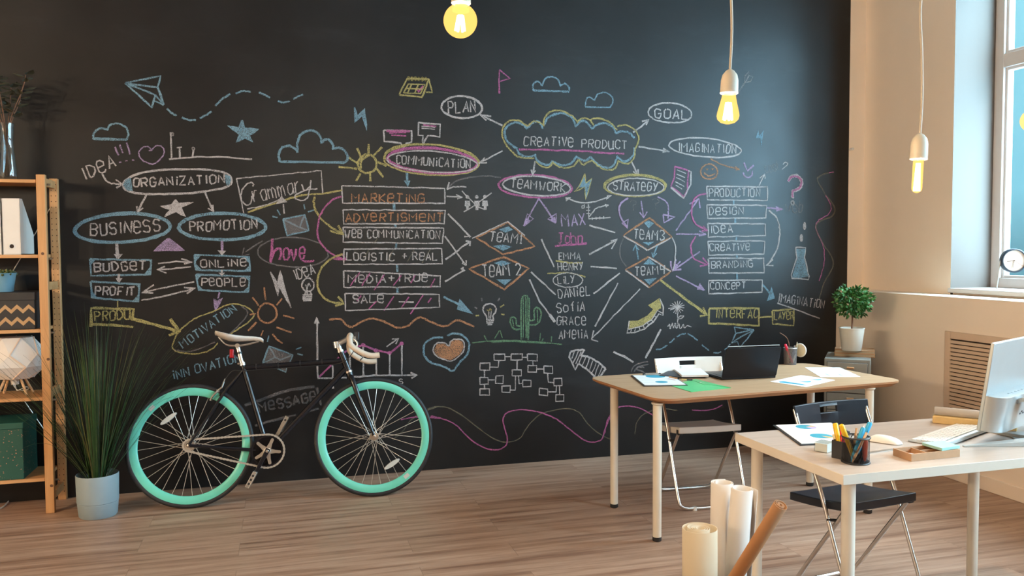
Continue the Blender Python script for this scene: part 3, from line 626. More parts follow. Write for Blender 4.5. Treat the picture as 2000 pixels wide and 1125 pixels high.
chalk_lines=J|w3 P 652,420 735,600|w3 P 585,632 745,780|w3 P 575,680 640,820 740,955|w5 P 705,908 740,955
chalk_names=J|v3 T 785,338 940,330 75 MAX|p3 T 765,452 920,448 72 John|p4 P 740,465 945,448|w2.4 T 765,552 905,550 45 EMMA|y3 S 745,560 830,572 918,572|w2.4 T 762,624 922,616 48 HeNRy|y2.4 S 690,642 800,636 880,648 935,665|w2 E 823,685 95,46|w2.4 T 760,712 868,700 48 LiLy|w2.4 T 765,802 970,782 58 DANieL|w2.4 T 755,892 935,882 60 SofiA|w2.4 T 755,976 940,974 55 GRACe|w2.4 T 765,1063 955,1060 55 AMeliA
chalk_lines=J|w3 P 962,330 1130,378|w3 P 960,520 1140,425|w3 P 1100,432 1142,422 1105,482|w3 P 970,597 1140,610|w3 P 988,772 1158,642|w3 P 998,985 1145,705|w2.4 P 975,1065 1290,740|w2.6 P 990,1010 975,1068 1020,1082
chalk_chart=J|w2.2 P 955,195 958,290 1098,280|w1.6 P 942,215 968,215|w1.6 P 942,235 968,235|w1.6 P 942,255 968,255|w1.6 P 980,278 982,296|w1.6 P 1005,276 1007,294|w1.6 P 1030,274 1032,292|w1.6 P 1055,272 1057,290|w2.2 S 962,275 1010,220 1085,200|w F 1062,192 1090,200 1070,216|w1.8 T 912,222 930,222 28 d
chalk_light_bulb=J|w2.8 S 300,940 295,915 278,890 278,860 300,840 335,840 358,862 355,890 340,915 342,940|w2.4 P 295,942 346,940|w2.4 P 295,952 346,950|w2.4 P 297,962 342,960|w2.4 P 305,972 335,970|w2 P 312,885 316,935|w2 P 328,885 324,935|y2 S 300,876 312,882 320,868 330,880|d2.6 P 218,858 238,870|y2.6 P 228,915 250,912|y2.6 P 392,905 412,908|y2.6 P 385,860 410,842|d2.6 P 265,800 272,822|d2.6 P 370,820 382,800
chalk_cactus=J|g3 S 522,1068 520,900 525,810 548,785 572,810 572,900 568,1070|g3 S 522,1000 475,1000 450,955 460,925 488,935 490,975 520,985|g3 S 575,945 605,940 605,880 625,862 648,885 645,940 620,970 575,975|g2 P 535,800 535,1060|g2 P 548,792 552,1060|g2 P 560,800 560,1060|g2 P 465,940 475,985|g2 P 625,875 628,955|g2.4 S 205,1090 350,1078 560,1080 785,1100|g4 S 330,1082 450,1078 680,1090|g2.2 P 350,1062 380,1012|g2.2 P 385,1010 398,1060|g2.2 P 282,1042 300,1076|g2.2 P 640,1076 645,1030|g2.2 P 655,1078 665,1062|g2.2 P 715,1085 720,1047
chalk_arrows=K|v3.4 S 250,250 190,300 190,380 240,465|v3 P 205,432 250,408 245,470 205,432|v2.6 P 345,270 362,390|v2.6 P 335,355 362,392 388,350|d2.2 T 262,345 315,345 76 ?|d2.2 T 428,335 482,335 76 ?|v2.6 S 465,240 530,280 545,340 540,400|v3 P 505,372 590,390 512,430 505,372
chalk_word=K|o3.4 P 405,395 570,535 395,630 215,525 405,395|w2.4 P 395,632 560,545|w2.4 P 218,530 390,634|b F 365,430 400,415 440,435 400,472|b F 355,575 440,570 400,598|w2.8 T 288,548 515,562 70 TeAM3
chalk_arrows=K|b3 P 305,590 325,700|b2.6 P 285,637 305,590 330,632|b3 P 462,600 430,680|b2.6 P 422,650 432,682 458,655
chalk_word=K|o3.4 P 400,680 565,785 405,905 230,775 400,680|w2.4 P 230,780 400,905|w2.4 P 400,684 560,786|b F 360,735 400,692 455,740|b F 365,845 460,835 405,885|w2.8 T 300,817 518,806 62 TeAM4
chalk_arc_arrow=K|d2.4 S 215,545 190,610 195,690 235,750|w2.6 S 570,540 595,600 590,720 578,780|v3.4 P 562,712 572,782 632,712|v3 P 775,642 575,782|v3.4 P 600,700 580,778 640,772|v F 575,780 590,720 615,745
chalk_arrows=K|v3 P 600,490 765,255|v3 P 700,295 768,252 775,325|v3 P 600,515 820,515|v3 P 770,490 822,518 765,527|v3 P 600,820 805,925|v F 775,872 814,927 753,920
chalk_arrow=K|y5 P 485,850 825,1105|y4 P 775,1115 828,1108 800,1050
chalk_word=K|w2.6 P 825,165 1268,170 1270,268 830,265 825,165|w2.6 T 845,242 1215,240 58 PRODuCTION
chalk_word=K|w2.6 P 825,300 1262,305 1258,395 832,400 825,300|w2.6 T 845,374 1095,368 54 DeSIGN
chalk_word=K|w2.6 P 832,435 1255,440 1255,525 838,535 832,435|w2.6 T 852,508 1018,500 55 IDeA
chalk_word=K|w2.6 P 832,568 1248,565 1243,660 838,668 832,568|w2.6 T 850,640 1142,632 52 CReATiVe
chalk_word=K|w2.6 P 838,692 1243,692 1245,798 842,800 838,692|w2.6 T 860,767 1165,753 50 BRANDiNG
chalk_word=K|w2.6 P 838,855 1232,850 1230,940 838,952 838,855|w2.6 T 855,920 1110,916 50 CONCePT
chalk_link_lines=K|b4 P 1022,270 1022,298|b4 P 1033,402 1033,432|b4 P 1042,535 1042,565|b4 P 1045,668 1045,690|b4 P 1045,805 1045,845
chalk_arc_arrow=K|p3 S 820,218 745,245 715,330 735,430 830,490|p3 P 800,455 832,490 790,492|p3 S 745,530 710,600 730,690 830,740|p3.4 P 775,750 838,738 795,688
chalk_arc_arrow=K|w3 S 1280,340 1340,400 1360,500 1340,620 1270,745|w3 P 1310,700 1262,745 1315,745|v3.4 P 1265,322 1375,332|v F 1330,310 1388,332 1335,350
chalk_arrow=K|b4 P 1232,882 1285,945|b F 1300,898 1325,985 1265,1005
chalk_word=L|w2.4 T 560,905 842,948 52 IMAGiNATiON|w2.4 P 555,912 680,955 815,1008
chalk_flask=L|w2.8 P 668,572 730,575 722,635 750,750 745,770 690,765 645,760 640,740 675,635 668,572|w2.2 P 675,630 722,632|b F 670,580 728,580 718,635 745,750 690,760 645,755 678,640|w H 722,442 10,24|w H 702,515 10,24
chalk_word=L|y4 P 140,945 445,942 443,1050 138,1035 140,945|y3 T 178,1003 440,1003 52 INTeRFAC|y3 P 448,1000 525,992|y3.4 P 525,958 658,950 655,1048 528,1040 525,958|y2.6 T 540,1014 655,1010 48 LAyeR
chalk_paper_plane=N|b2.8 P 1495,430 1300,402 1310,465 1495,430|b2.8 P 1495,430 1272,555 1310,465|b2.8 P 1495,430 1355,608 1330,550 1272,555
chalk_dashed_flight=N|b2.6 S 515,625 570,620 628,585|b2.6 S 650,560 680,540 698,520|b2.6 S 725,500 770,475 815,468|b2.6 S 832,472 880,495 930,540|b2.6 S 975,578 1010,610 1045,635|b2.6 S 1090,658 1130,660 1165,650|b2.6 S 1200,630 1230,605 1255,570
chalk_big_arrow=N|y F 250,345 340,342 430,292 490,225 445,185 555,122 560,215 528,238 470,330 380,390 235,425|y2.4 P 250,345 340,342 430,292 490,225 445,185 555,122 560,215|w2.6 P 250,340 228,462 300,458 400,420 490,350 548,268 585,288 592,200 555,120|w2 P 240,425 380,392 470,332 530,238 585,270|w1.8 P 270,425 265,455|w1.8 P 310,418 305,450|w1.8 P 350,405 355,438|w1.8 P 390,390 400,415|w1.8 P 430,362 445,388|w1.8 P 470,332 485,352|w1.8 P 500,290 520,310
chalk_flower=N|w1.8 P 730,205 730,140|w1.8 P 730,205 755,145|w1.8 P 730,205 780,160|w1.8 P 730,205 795,185|w1.8 P 730,205 798,212|w1.8 P 730,205 790,240|w1.8 P 730,205 765,262|w1.8 P 730,205 740,270|w1.8 P 730,205 715,270|w1.8 P 730,205 690,258|w1.8 P 730,205 660,235|w1.8 P 730,205 640,218|w1.8 P 730,205 655,185|w1.8 P 730,205 675,165|w1.8 P 730,205 700,148|w2.4 P 732,260 728,370|w2 S 735,325 755,295 795,290 770,315 735,325|w2 S 635,400 650,375 660,420 680,360 690,410 710,365 720,415 745,370 760,420 790,375 800,410 830,390 870,402
chalk_lines=N|w4 P 92,650 200,695 290,752|w4 P 565,425 480,590 408,715
chalk_scribble=N|d3 S 270,850 290,800 350,765 440,745|d3 S 300,850 330,805 440,775|d3 S 400,805 340,800 330,830 400,850
chalk_heart=M|b3.6 S 200,285 240,268 310,280 360,340 345,420 290,480 240,540 180,510 80,480 30,420 40,340 100,300 170,295|o F 210,362 180,340 125,345 103,390 125,430 170,452 230,462 295,418 320,370 310,325 270,312 230,325|w2.4 S 213,360 180,335 120,340 98,390 120,430 170,455 232,468 300,420 325,370 315,320 270,308 230,320 213,360|o3 S 212,375 185,360 145,365 130,395 150,425 215,448 275,410 295,370 285,340 240,345 212,375|o3 S 212,392 190,380 165,390 165,410 212,430 260,400 268,370 240,368 212,392
chalk_tree_chart=M|w2.4 P 542,418 622,418 622,465 542,465 542,418|w2.4 P 668,418 748,418 748,462 668,462 668,418|w2.4 P 788,418 858,420 858,467 788,465 788,418|w2.4 P 438,485 510,482 510,535 440,535 438,485|w2.4 P 790,502 855,502 855,552 790,550 790,502|w2.4 P 905,505 970,508 970,558 907,555 905,505|w2.4 P 440,588 500,588 500,638 442,638 440,588|w2.4 P 555,578 612,574 612,635 553,632 555,578|w2.4 P 675,533 742,533 742,578 675,578 675,533|w2.4 P 752,608 812,608 812,655 752,655 752,608|w2.4 P 980,597 1040,595 1040,648 980,648 980,597|w2.4 P 440,672 508,672 508,718 440,718 440,672|w2.4 P 600,652 660,650 660,700 600,696 600,652|w2.4 P 873,668 935,672 935,722 873,715 873,668|w2.4 P 992,715 1052,715 1054,765 995,762 992,715|w2.2 P 622,437 660,437|w2.2 P 750,442 785,442|w2.2 P 578,465 575,515 512,515|w2.2 P 472,535 472,585|w2.2 P 500,607 548,607|w2.2 P 472,638 472,670|w2.2 P 712,465 712,530|w2.2 P 826,465 826,500|w2.2 P 855,528 905,528|w2.2 P 935,555 938,625 978,628|w2.2 P 1022,648 1022,712|w2.2 P 1000,648 998,695 937,695|w2.2 P 700,578 698,682 662,682|w2.2 P 722,578 725,635 750,635
chalk_big_arrow=M|w3.4 S 1102,400 1150,388 1205,385|w3.4 P 1205,385 1178,430|w3.4 S 1178,430 1250,445 1320,490 1360,525|w3.4 P 1360,525 1300,605|w3.4 S 1300,605 1240,545 1160,487|w3.4 P 1160,487 1135,535 1095,440 1102,400|w2 P 1130,400 1110,450|w2 P 1160,395 1120,485|w2 P 1180,400 1140,490|w2 P 1185,435 1165,480|w2 P 1215,440 1190,500|w2 P 1240,450 1215,520|w2 P 1265,465 1240,540|w2 P 1290,480 1260,555|w2 P 1310,495 1280,575|w2 P 1335,510 1300,592
chalk_wavy_lines=M|r2.2 S 55,820 130,803 220,815 340,890 460,985 560,1045 640,1062 730,1035 790,945 880,860 1000,825 1100,818 1170,850 1230,930 1320,1005 1410,1048|p2.4 S 80,872 160,890 260,935 380,1050 480,1105 560,1118 620,1095 640,1040 620,960 608,890 650,840 760,825 880,845 1000,895 1100,970 1200,1045 1270,1062 1330,1040 1360,950 1400,870|R|p2.4 S 65,265 80,190 130,120 200,102 290,120 375,170|r2.2 S 245,270 260,190 320,140 420,118 500,130|p2.2 S 590,125 700,125 770,95|Q|r2.2 S 655,690 710,640 760,575 830,530 900,505|p2.2 S 700,575 800,560 923,568'''
CHLAB = {'chalk_names': 'column of handwritten first names'}
for line in BOARD.strip().split('\n'):
    nm, spec = line.split('=', 1); lab = CHLAB.get(nm)
    tx = [' '.join(q.split()[5:]).upper().replace('@', 'E') for q in spec.split('|') if len(q.split()) > 5 and q.split()[1] == 'T']
    if nm == 'chalk_word' and tx: lab = 'chalk writing ' + ' '.join(tx) + ' on the black wall'
    chalkdraw(nm, spec, lab)

# ------------------------------------------------------------------ pendant bulbs
def pendant(px, py_top, py_bot, y, kind, label, half=None):
    """px: column of the lamp, py_top..py_bot: rows of socket top and bulb tip"""
    a, b = at(px[0], py_top, 'y', y), at(px[1], py_bot, 'y', y)
    hanging_bulb(Vector((a.x, y, a.z)), Vector((b.x, y, b.z)), kind, label)
def hanging_bulb(a, b, kind, label, watt=None):
    ax = (b-a).normalized(); L = (b-a).length; up = -ax
    t = thing('pendant_bulb', (a.x, a.y, a.z), label, 'hanging light bulb', 'hanging filament bulbs')
    q = lambda s: a+ax*s
    hs = .088 if kind != 'globe' else .075
    hs = min(hs, L*.42)
    MB().lathe([(.0045, .004), (.012, .0), (.0225, -.013), (.0265, -.03), (.0275, -hs), (.0245, -hs-.002), (.0245, -hs+.004), (0, -hs+.004)], a, 24, 0, up).build('socket', MT['socket'], t)
    tw = Vector((a.x, a.y, ZC))
    pts = [a+(tw-a)*k/14+Vector((math.sin(k*1.7)*.004*(k > 0)*(k < 14), math.cos(k*2.1)*.004*(k > 0)*(k < 14), 0)) for k in range(15)]
    MB().tube(smooth(pts, 4), .0042, 8).build('cord', MT['cord'], t)
    MB().lathe([(.05, 0), (.05, .02), (.0, .02)], (a.x, a.y, ZC-.021), 20).build('ceiling_rose', MT['socket'], t)
    l = L-hs
    if kind == 'globe':
        R = .0475; prof = [(.016, 0), (.0185, -.012), (.024, -.022)]+[(R*math.sin(math.radians(d)), -(l-R)+R*math.cos(math.radians(d))) for d in range(30, 181, 10)]
        fl = (.35, .80, .013)
    elif kind == 'teardrop':
        prof = [(.0205, 0), (.0215, -.012), (.0255, -.03), (.033, -l*.62), (.0345, -l*.73), (.032, -l*.84), (.022, -l*.94), (.008, -l*.985), (0, -l)]; fl = (.30, .86, .0135)
    else:
        r = .0165; prof = [(r*.95, 0), (r, -.012), (r, -(l-r))]+[(r*math.cos(math.radians(d)), -(l-r)-r*math.sin(math.radians(d))) for d in range(15, 91, 15)]; fl = (.12, .94, .009)
    g = MB().lathe([(max(r, 0), z-hs) for r, z in prof], a, 32, 0, up).build('bulb', MT['amber'], t)
    f = MB(); s = ax.orthogonal().normalized(); s2 = ax.cross(s); n = 6
    for k in range(n):
        d = (s*math.cos(2*PI*k/n)+s2*math.sin(2*PI*k/n))
        f.tube([q(hs+l*fl[0])+d*fl[2]*.5, q(hs+l*fl[1])+d*fl[2]], .0034, 6)
    f.build('filament', MT['filament'], g)
    ld = bpy.data.lights.new('bulb_light', 'POINT'); ld.energy = watt or BULB_W; ld.color = (1.0, .77, .51); ld.shadow_soft_size = .012
    lo = bpy.data.objects.new('bulb_light', ld); COL.objects.link(lo); lo.location = q(hs+l*.6)-t.location; lo.parent = t
YP = -3.05
pendant((902, 898), -42, 74, YP, 'globe', 'round globe bulb glowing at the top of the chalkboard')
pendant((1426, 1421), 138, 243, YP, 'teardrop', 'teardrop bulb hanging in front of the word GOAL')
pendant((1797, 1790), 263, 377, YP, 'tube', 'long tube bulb hanging in front of the cream wall by the window')
p4 = at(2019, 150, 'y', -2.6); q4 = at(2017, 258, 'y', -2.6)
hanging_bulb(p4, Vector((q4.x, p4.y, q4.z)), 'globe', 'rightmost glowing bulb cut off by the picture edge before the window')
for (x, y, z, kd, lab) in ((-4.8, -3.1, 2.3, 'globe', 'added unseen fill globe bulb at the left wall, nearest the chalkboard'), (-4.8, -3.9, 2.5, 'teardrop', 'added unseen fill teardrop bulb at the left wall'),  # the left wall bulbs are unseen, added to brighten the room
        (-4.8, -4.7, 2.3, 'globe', 'added unseen fill globe bulb at the left wall, farthest from the chalkboard'), (1.0, -6.4, 2.8, 'globe', 'globe bulb hanging behind the camera in the middle of the room')):
    hanging_bulb(Vector((x, y, z)), Vector((x, y, z-.2)), kd, lab, SIDE_W if x < 0 else 1.4*BULB_W)

# ------------------------------------------------------------------ shelving unit and what stands on it
SXR, SXL, SYF = -1.226, -2.11, -.30
su = thing('shelving_unit', ((SXR+SXL)/2, -.15, 0), 'tall open pine shelving unit against the wall at the left edge', 'shelving unit')
def post(x, y, holes):
    p = MB().b2((x-.045, y-.016, 0), (x, y+.016, 1.872))
    if holes:
        z = .05
        while z < 1.85:
            for dx in (-.034, -.011): p.lathe([(.0046, 0), (0, .0008)], (x+dx, y-.016, z), 8, 1, (0, -1, 0))
            z += .0325
    else:
        for kx, kz in ((-.022, 1.441), (-.010, .86), (-.012, .155)):
            p.lathe([(.010, 0), (.004, .0008), (0, .0008)], (x+kx, y-.016, kz), 12, 2, (0, -1, 0))
    p.build('post', [MT['pine'], MT['hole'], MT['bark']], su, bevel=.003)
for x in (SXR, SXL+.045):
    post(x, SYF+.016, False); post(x, -.019, True)
    for z in (1.835, 1.26, .66, .085): MB().b2((x-.036, SYF+.032, z-.022), (x-.012, -.035, z+.022)).build('side_rail', MT['pinex'], su, bevel=.002)
SHZ = [1.845, 1.436, 1.026, .650, .200]
for z in SHZ: MB().b2((SXL+.046, SYF+.004, z-.019), (SXR-.046, -.006, z)).build('shelf', MT['pinex'], su, bevel=.002)
for z in SHZ:
    MB().tube([(SXR-.046, SYF+.05, z-.024), (SXR+.012, SYF+.05, z-.024)], .006, 8).build('shelf_pin', MT['steel'], su)
MB().tube([(SXL+.05, -.004, .30), (SXR-.05, -.004, 1.70)], .003, 6).tube([(SXL+.05, -.009, 1.70), (SXR-.05, -.009, .30)], .003, 6).build('cross_brace', MT['steel'], su)

def magfile(x0, x1, label):
    z = SHZ[1]; t = thing('magazine_file', ((x0+x1)/2, -.17, z), label, 'magazine file', 'white magazine files on the shelf')
    y0, y1, h = SYF+.012, -.035, .305; th = .004
    prof = [(y0, z), (y1, z), (y1, z+.11), (y0+.045, z+h), (y0, z+h)]
    f = MB()
    for xa in (x0, x1-th):
        vs = [(xa, a, b) for a, b in prof]+[(xa+th, a, b) for a, b in prof]; n = 5
        f.add(vs, [(4, 3, 2, 1, 0), (5, 6, 7, 8, 9)]+[(i, (i+1) % n, (i+1) % n+n, i+n) for i in range(n)])
    f.b2((x0, y0, z), (x1, y0+th, z+h)).b2((x0, y1-th, z), (x1, y1, z+.11)).b2((x0, y0, z), (x1, y1, z+th)).b2((x0+th, y0+.006, z+h-.02), (x1-th, y0+.044, z+h-.012))
    f.build('file_body', MT['white'], t)
    hz = z+.045
    MB().torus(((x0+x1)/2, y0-.0005, hz), .0135, .0025, (0, 1, 0), 24, 6).lathe([(.012, 0), (0, .0006)], ((x0+x1)/2, y0, hz), 20, 1, (0, -1, 0)).build('finger_hole', [MT['white'], MT['dark']], t)
xa = at(5, 480, 'y', SYF+.012).x; xb = at(41, 480, 'y', SYF+.012).x
magfile(xa, xb, 'white magazine file standing nearest the pine post')
magfile(xa-(xb-xa)-.003, xa-.003, 'white magazine file cut off by the left picture edge')

# black box with zigzag bands
bx1 = at(68, 620, 'y', SYF+.014).x; bz = SHZ[2]; bh = .205
t = thing('storage_box', (bx1-.17, -.16, bz), 'black cardboard box with tan zigzag bands on the middle shelf', 'storage box')
f = MB().b2((bx1-.34, SYF+.014, bz), (bx1, -.03, bz+bh-.04)); f.build('box_body', MT['boxblack'], t, bevel=.003)
f = MB().b2((bx1-.343, SYF+.011, bz+bh-.045), (bx1+.003, -.027, bz+bh)); f.build('lid', MT['boxblack'], t, bevel=.003)
for zc in (bz+.038, bz+.105):
    f = MB(); xs = [bx1-i*.0285 for i in range(13)]; y = SYF+.0135
    for i in range(12):
        za, zb = (zc+.016, zc-.012) if i % 2 else (zc-.012, zc+.016); hh = .022
        f.add([(xs[i], y, za-hh/2+.006), (xs[i+1], y, zb-hh/2+.006), (xs[i+1], y, zb+hh/2+.006), (xs[i], y, za+hh/2+.006), (xs[i], y+.001, za-hh/2+.006), (xs[i+1], y+.001, zb-hh/2+.006), (xs[i+1], y+.001, zb+hh/2+.006), (xs[i], y+.001, za+hh/2+.006)],
              [(0, 1, 2, 3), (4, 7, 6, 5), (0, 4, 5, 1), (2, 6, 7, 3)])
    f.build('zigzag_band', MT['zig'], t, flat=True)
# succulent on the box
c = at(4, 572, 'y', -.16); c = Vector((c.x, -.16, bz+bh))
t = thing('potted_succulent', c, 'low succulent in a light blue pot on the zigzag box', 'potted plant')
MB().lathe([(.0, 0), (.058, 0), (.060, .03), (.072, .098), (.076, .104), (.070, .104), (.062, .085), (0, .085)], c, 32).build('pot', MT['bluepot'], t)
MB().lathe([(.063, .086), (0, .09)], c, 20).build('soil', MT['soil'], t)
f = MB()
for k in range(46):
    a = k*2.4; rr = .012+.056*math.sqrt((k+1)/46); el = 1.2-1.05*(k/46)
    d = Vector((math.cos(a)*math.cos(el), math.sin(a)*math.cos(el), math.sin(el))); b = c+Vector((math.cos(a)*rr*.6, math.sin(a)*rr*.6, .088))
    f.tube([b, b+d*.016, b+d*.032, b+d*.042], [.005, .0095, .008, .001], 6)
f.build('leaves', MT['succ'], t)

# faceted table lamp
c = at(30, 775, 'y', -.165); c = Vector((c.x, -.165, SHZ[3]))
t = thing('table_lamp', c, 'white faceted table lamp on wooden legs on the lower shelf', 'table lamp')
rings = [(.095, .095, 0), (.172, .165, .5), (.165, .235, 0), (.105, .325, .5)]; n = 7; f = MB(); R3 = []
for r, z, o in rings: R3.append([c+Vector((r*math.cos(2*PI*(k+o)/n+.3), r*math.sin(2*PI*(k+o)/n+.3)*.72, z)) for k in range(n)])
vs = [v for q in R3 for v in q]; fs = []
for i in range(3):
    for k in range(n):
        a, b, cc, d = i*n+k, i*n+(k+1) % n, (i+1)*n+k, (i+1)*n+(k+1) % n
        if i % 2 == 0: fs += [(a, b, cc), (b, d, cc)]
        else: fs += [(a, b, d), (a, d, cc)]
fs += [tuple(range(n))[::-1], tuple(range(3*n, 4*n))]
f.add(vs, fs); sh = f.build('lamp_shade', MT['shade'], t, ang=5)
f = MB()
for i in range(3):
    for k in range(n): f.tube([R3[i][k], R3[i+1][k]], .0042, 6)
f.build('edge_rod', MT['shadeedge'], sh)
for k in range(4):
    a = PI/4+k*PI/2; f = MB().tube([c+Vector((.052*math.cos(a), .045*math.sin(a), .10)), c+Vector((.105*math.cos(a), .085*math.sin(a), .004))], .007, 8); f.build('leg', MT['rod'], t)
MB().lathe([(.02, .06), (.022, .098), (0, .1)], c, 16).build('lamp_holder', MT['white'], t)
MB().tube(smooth([c+Vector((.0, -.0, .06)), c+Vector((.02, -.03, .03)), c+Vector((.06, -.01, .045)), c+Vector((.05, .06, .02)), c+Vector((.0, .11, .006))], 6), .003, 6).build('cable', MT['cablew'], t)

# green dotted box
gx = at(46, 900, 'y', SYF+.012).x; gz = SHZ[4]; gh = .315
t = thing('storage_box', (gx-.17, -.16, gz), 'green lidded box with small pink dots on the lowest shelf', 'storage box')
MB().b2((gx-.33, SYF+.012, gz), (gx, -.02, gz+gh-.03)).build('box_body', MT['boxgreen'], t, bevel=.003)
MB().b2((gx-.334, SYF+.008, gz+gh-.035), (gx+.004, -.016, gz+gh)).build('lid', MT['lidgreen'], t, bevel=.004)
MB().prism(rrect(gx-.20, 0, gx-.118, .022, .008), 0, .002).v
f = MB(); f.T = Matrix.Translation((0, SYF+.012, gz+gh-.075)) @ Matrix.Rotation(PI/2, 4, 'X'); f.prism(rrect(gx-.20, 0, gx-.120, .024, .009), 0, .0012); f.build('hand_hole', MT['dark'], t)

# vase with leafy branch on top
c = at(16, 346, 'y', -.15); c = Vector((c.x, -.15, SHZ[0])); vx = c
prof = [(0, .004), (.044, .004), (.047, .012), (.046, .05), (.034, .175), (.032, .215), (.036, .30), (.0385, .318)]
f = MB().lathe(prof+[(r-.003, z) for r, z in prof[::-1] if r > .01 and z > .02]+[(0, .02)], c, 36)
tag(f.build('glass_vase', MT['vase']), 'clear waisted glass vase on top of the shelving unit', 'vase')
stems = MB(); leaves = MB()
for k in range(6):
    a = k*1.05+.4; tip = c+Vector((math.cos(a)*.13*(.6+.1*k), math.sin(a)*.07, .50+.045*(k % 3)))
    P = smooth([c+Vector((-math.cos(a)*.015, -math.sin(a)*.015, .03)), c+Vector((math.cos(a)*.018, math.sin(a)*.018, .30)), c+(tip-c)*.8+Vector((0, 0, .03)), tip], 6)
    stems.tube(P, [.003]*(len(P)-4)+[.002]*4, 6)
    for j in range(8, len(P), 1):
        d = Vector((math.cos(a+j*2.2), math.sin(a+j*2.2)*.7, .25)).normalized(); L = random.uniform(.045, .075); s = d.cross(Vector((0, 0, 1))).normalized()*L*.30; u = Vector((0, 0, .006))
        b = P[j]; leaves.add([b, b+d*L*.35+s-u, b+d*L*.75+s*.8-u, b+d*L, b+d*L*.75-s*.8-u, b+d*L*.35-s-u, b+d*L*.5+u], [(0, 1, 6), (1, 2, 6), (2, 3, 6), (3, 4, 6), (4, 5, 6), (5, 0, 6)])
t = thing('leafy_branches', c+Vector((0, 0, .03)), 'dusty green leafy branches standing in the glass vase', 'branches')
stems.build('stems', MT['bark'], t); leaves.build('leaves', MT['eucal'], t)
f = MB().tube(smooth([at(-30, 1000, 'z', .006), at(2, 992, 'z', .006), at(20, 975, 'z', .006), at(32, 960, 'z', .006), at(36, 955, 'z', .006)], 6), .004, 6)
tag(f.build('power_cable', MT['cablew']), 'white power cable on the floor under the shelving unit', 'cable')

# tall grass in a grey pot
c = Vector((-.985, -.405, 0))
t = thing('potted_grass', c, 'tall artificial grass in a pale grey floor pot', 'potted plant')
po = MB().lathe([(0, 0), (.092, 0), (.097, .006), (.1040, .078), (.1025, .080), (.1055, .083), (.1085, .228), (.1065, .233), (.1035, .228), (.100, .18), (0, .18)], c, 48).build('pot', MT['greypot'], t)
MB().lathe([(.100, .181), (0, .19)], c, 24).build('soil', MT['soil'], t)
f = MB()
def blade(b, d0, L, droop, wd, m):
    P = []; d = d0.copy(); p = b.copy(); n = 11
    for i in range(n+1):
        P.append(p.copy()); p = p+d*(L/n); d = (d+Vector((d0.x*.5, d0.y*.5, -1))*droop*(i/n)**1.3).normalized()
        if p.y > -.03: p.y = -.03-random.random()*.01
    side = Vector((-d0.y, d0.x, 0)); side = side.normalized() if side.length > .01 else Vector((1, 0, 0))
    vs = []
    for i, q in enumerate(P):
        w_ = wd*(1-(i/n)**2.2)*.5+.0003; vs += [q-side*w_, q+Vector((0, .0007, -.0012)), q+side*w_]
    fs = []
    for i in range(n): fs += [(3*i, 3*i+1, 3*i+4, 3*i+3), (3*i+1, 3*i+2, 3*i+5, 3*i+4)]
    f.add(vs, fs, m)
for k in range(205):
    a = random.uniform(0, 2*PI); r = random.uniform(0, .055)
    lean = abs(random.gauss(0, .36)); L = random.uniform(.60, 1.0)*(1 if lean < .5 else .92)
    d = Vector((math.cos(a)*lean, math.sin(a)*lean*.75, 1)).normalized()
    blade(c+Vector((r*math.cos(a), r*math.sin(a), .182)), d, L, random.uniform(.03, .26), random.uniform(.004, .0075), 0 if random.random() < .68 else 1)
for a, lean, L, dr in ((PI+.1, .55, 1.0, .12), (PI-.2, .7, .95, .10), (PI+.3, .8, .85, .08), (PI, .62, .9, .16), (PI+.15, .9, .8, .05), (.1, .45, .95, .14), (-.3, .5, .9, .12), (.3, .6, .8, .14), (-.1, .62, .75, .1)):
    blade(c+Vector((0, 0, .185)), Vector((math.cos(a)*lean, math.sin(a)*lean, 1)).normalized(), L, dr, .006, 0)
f.build('foliage', [MT['grassa'], MT['grassb']], t)

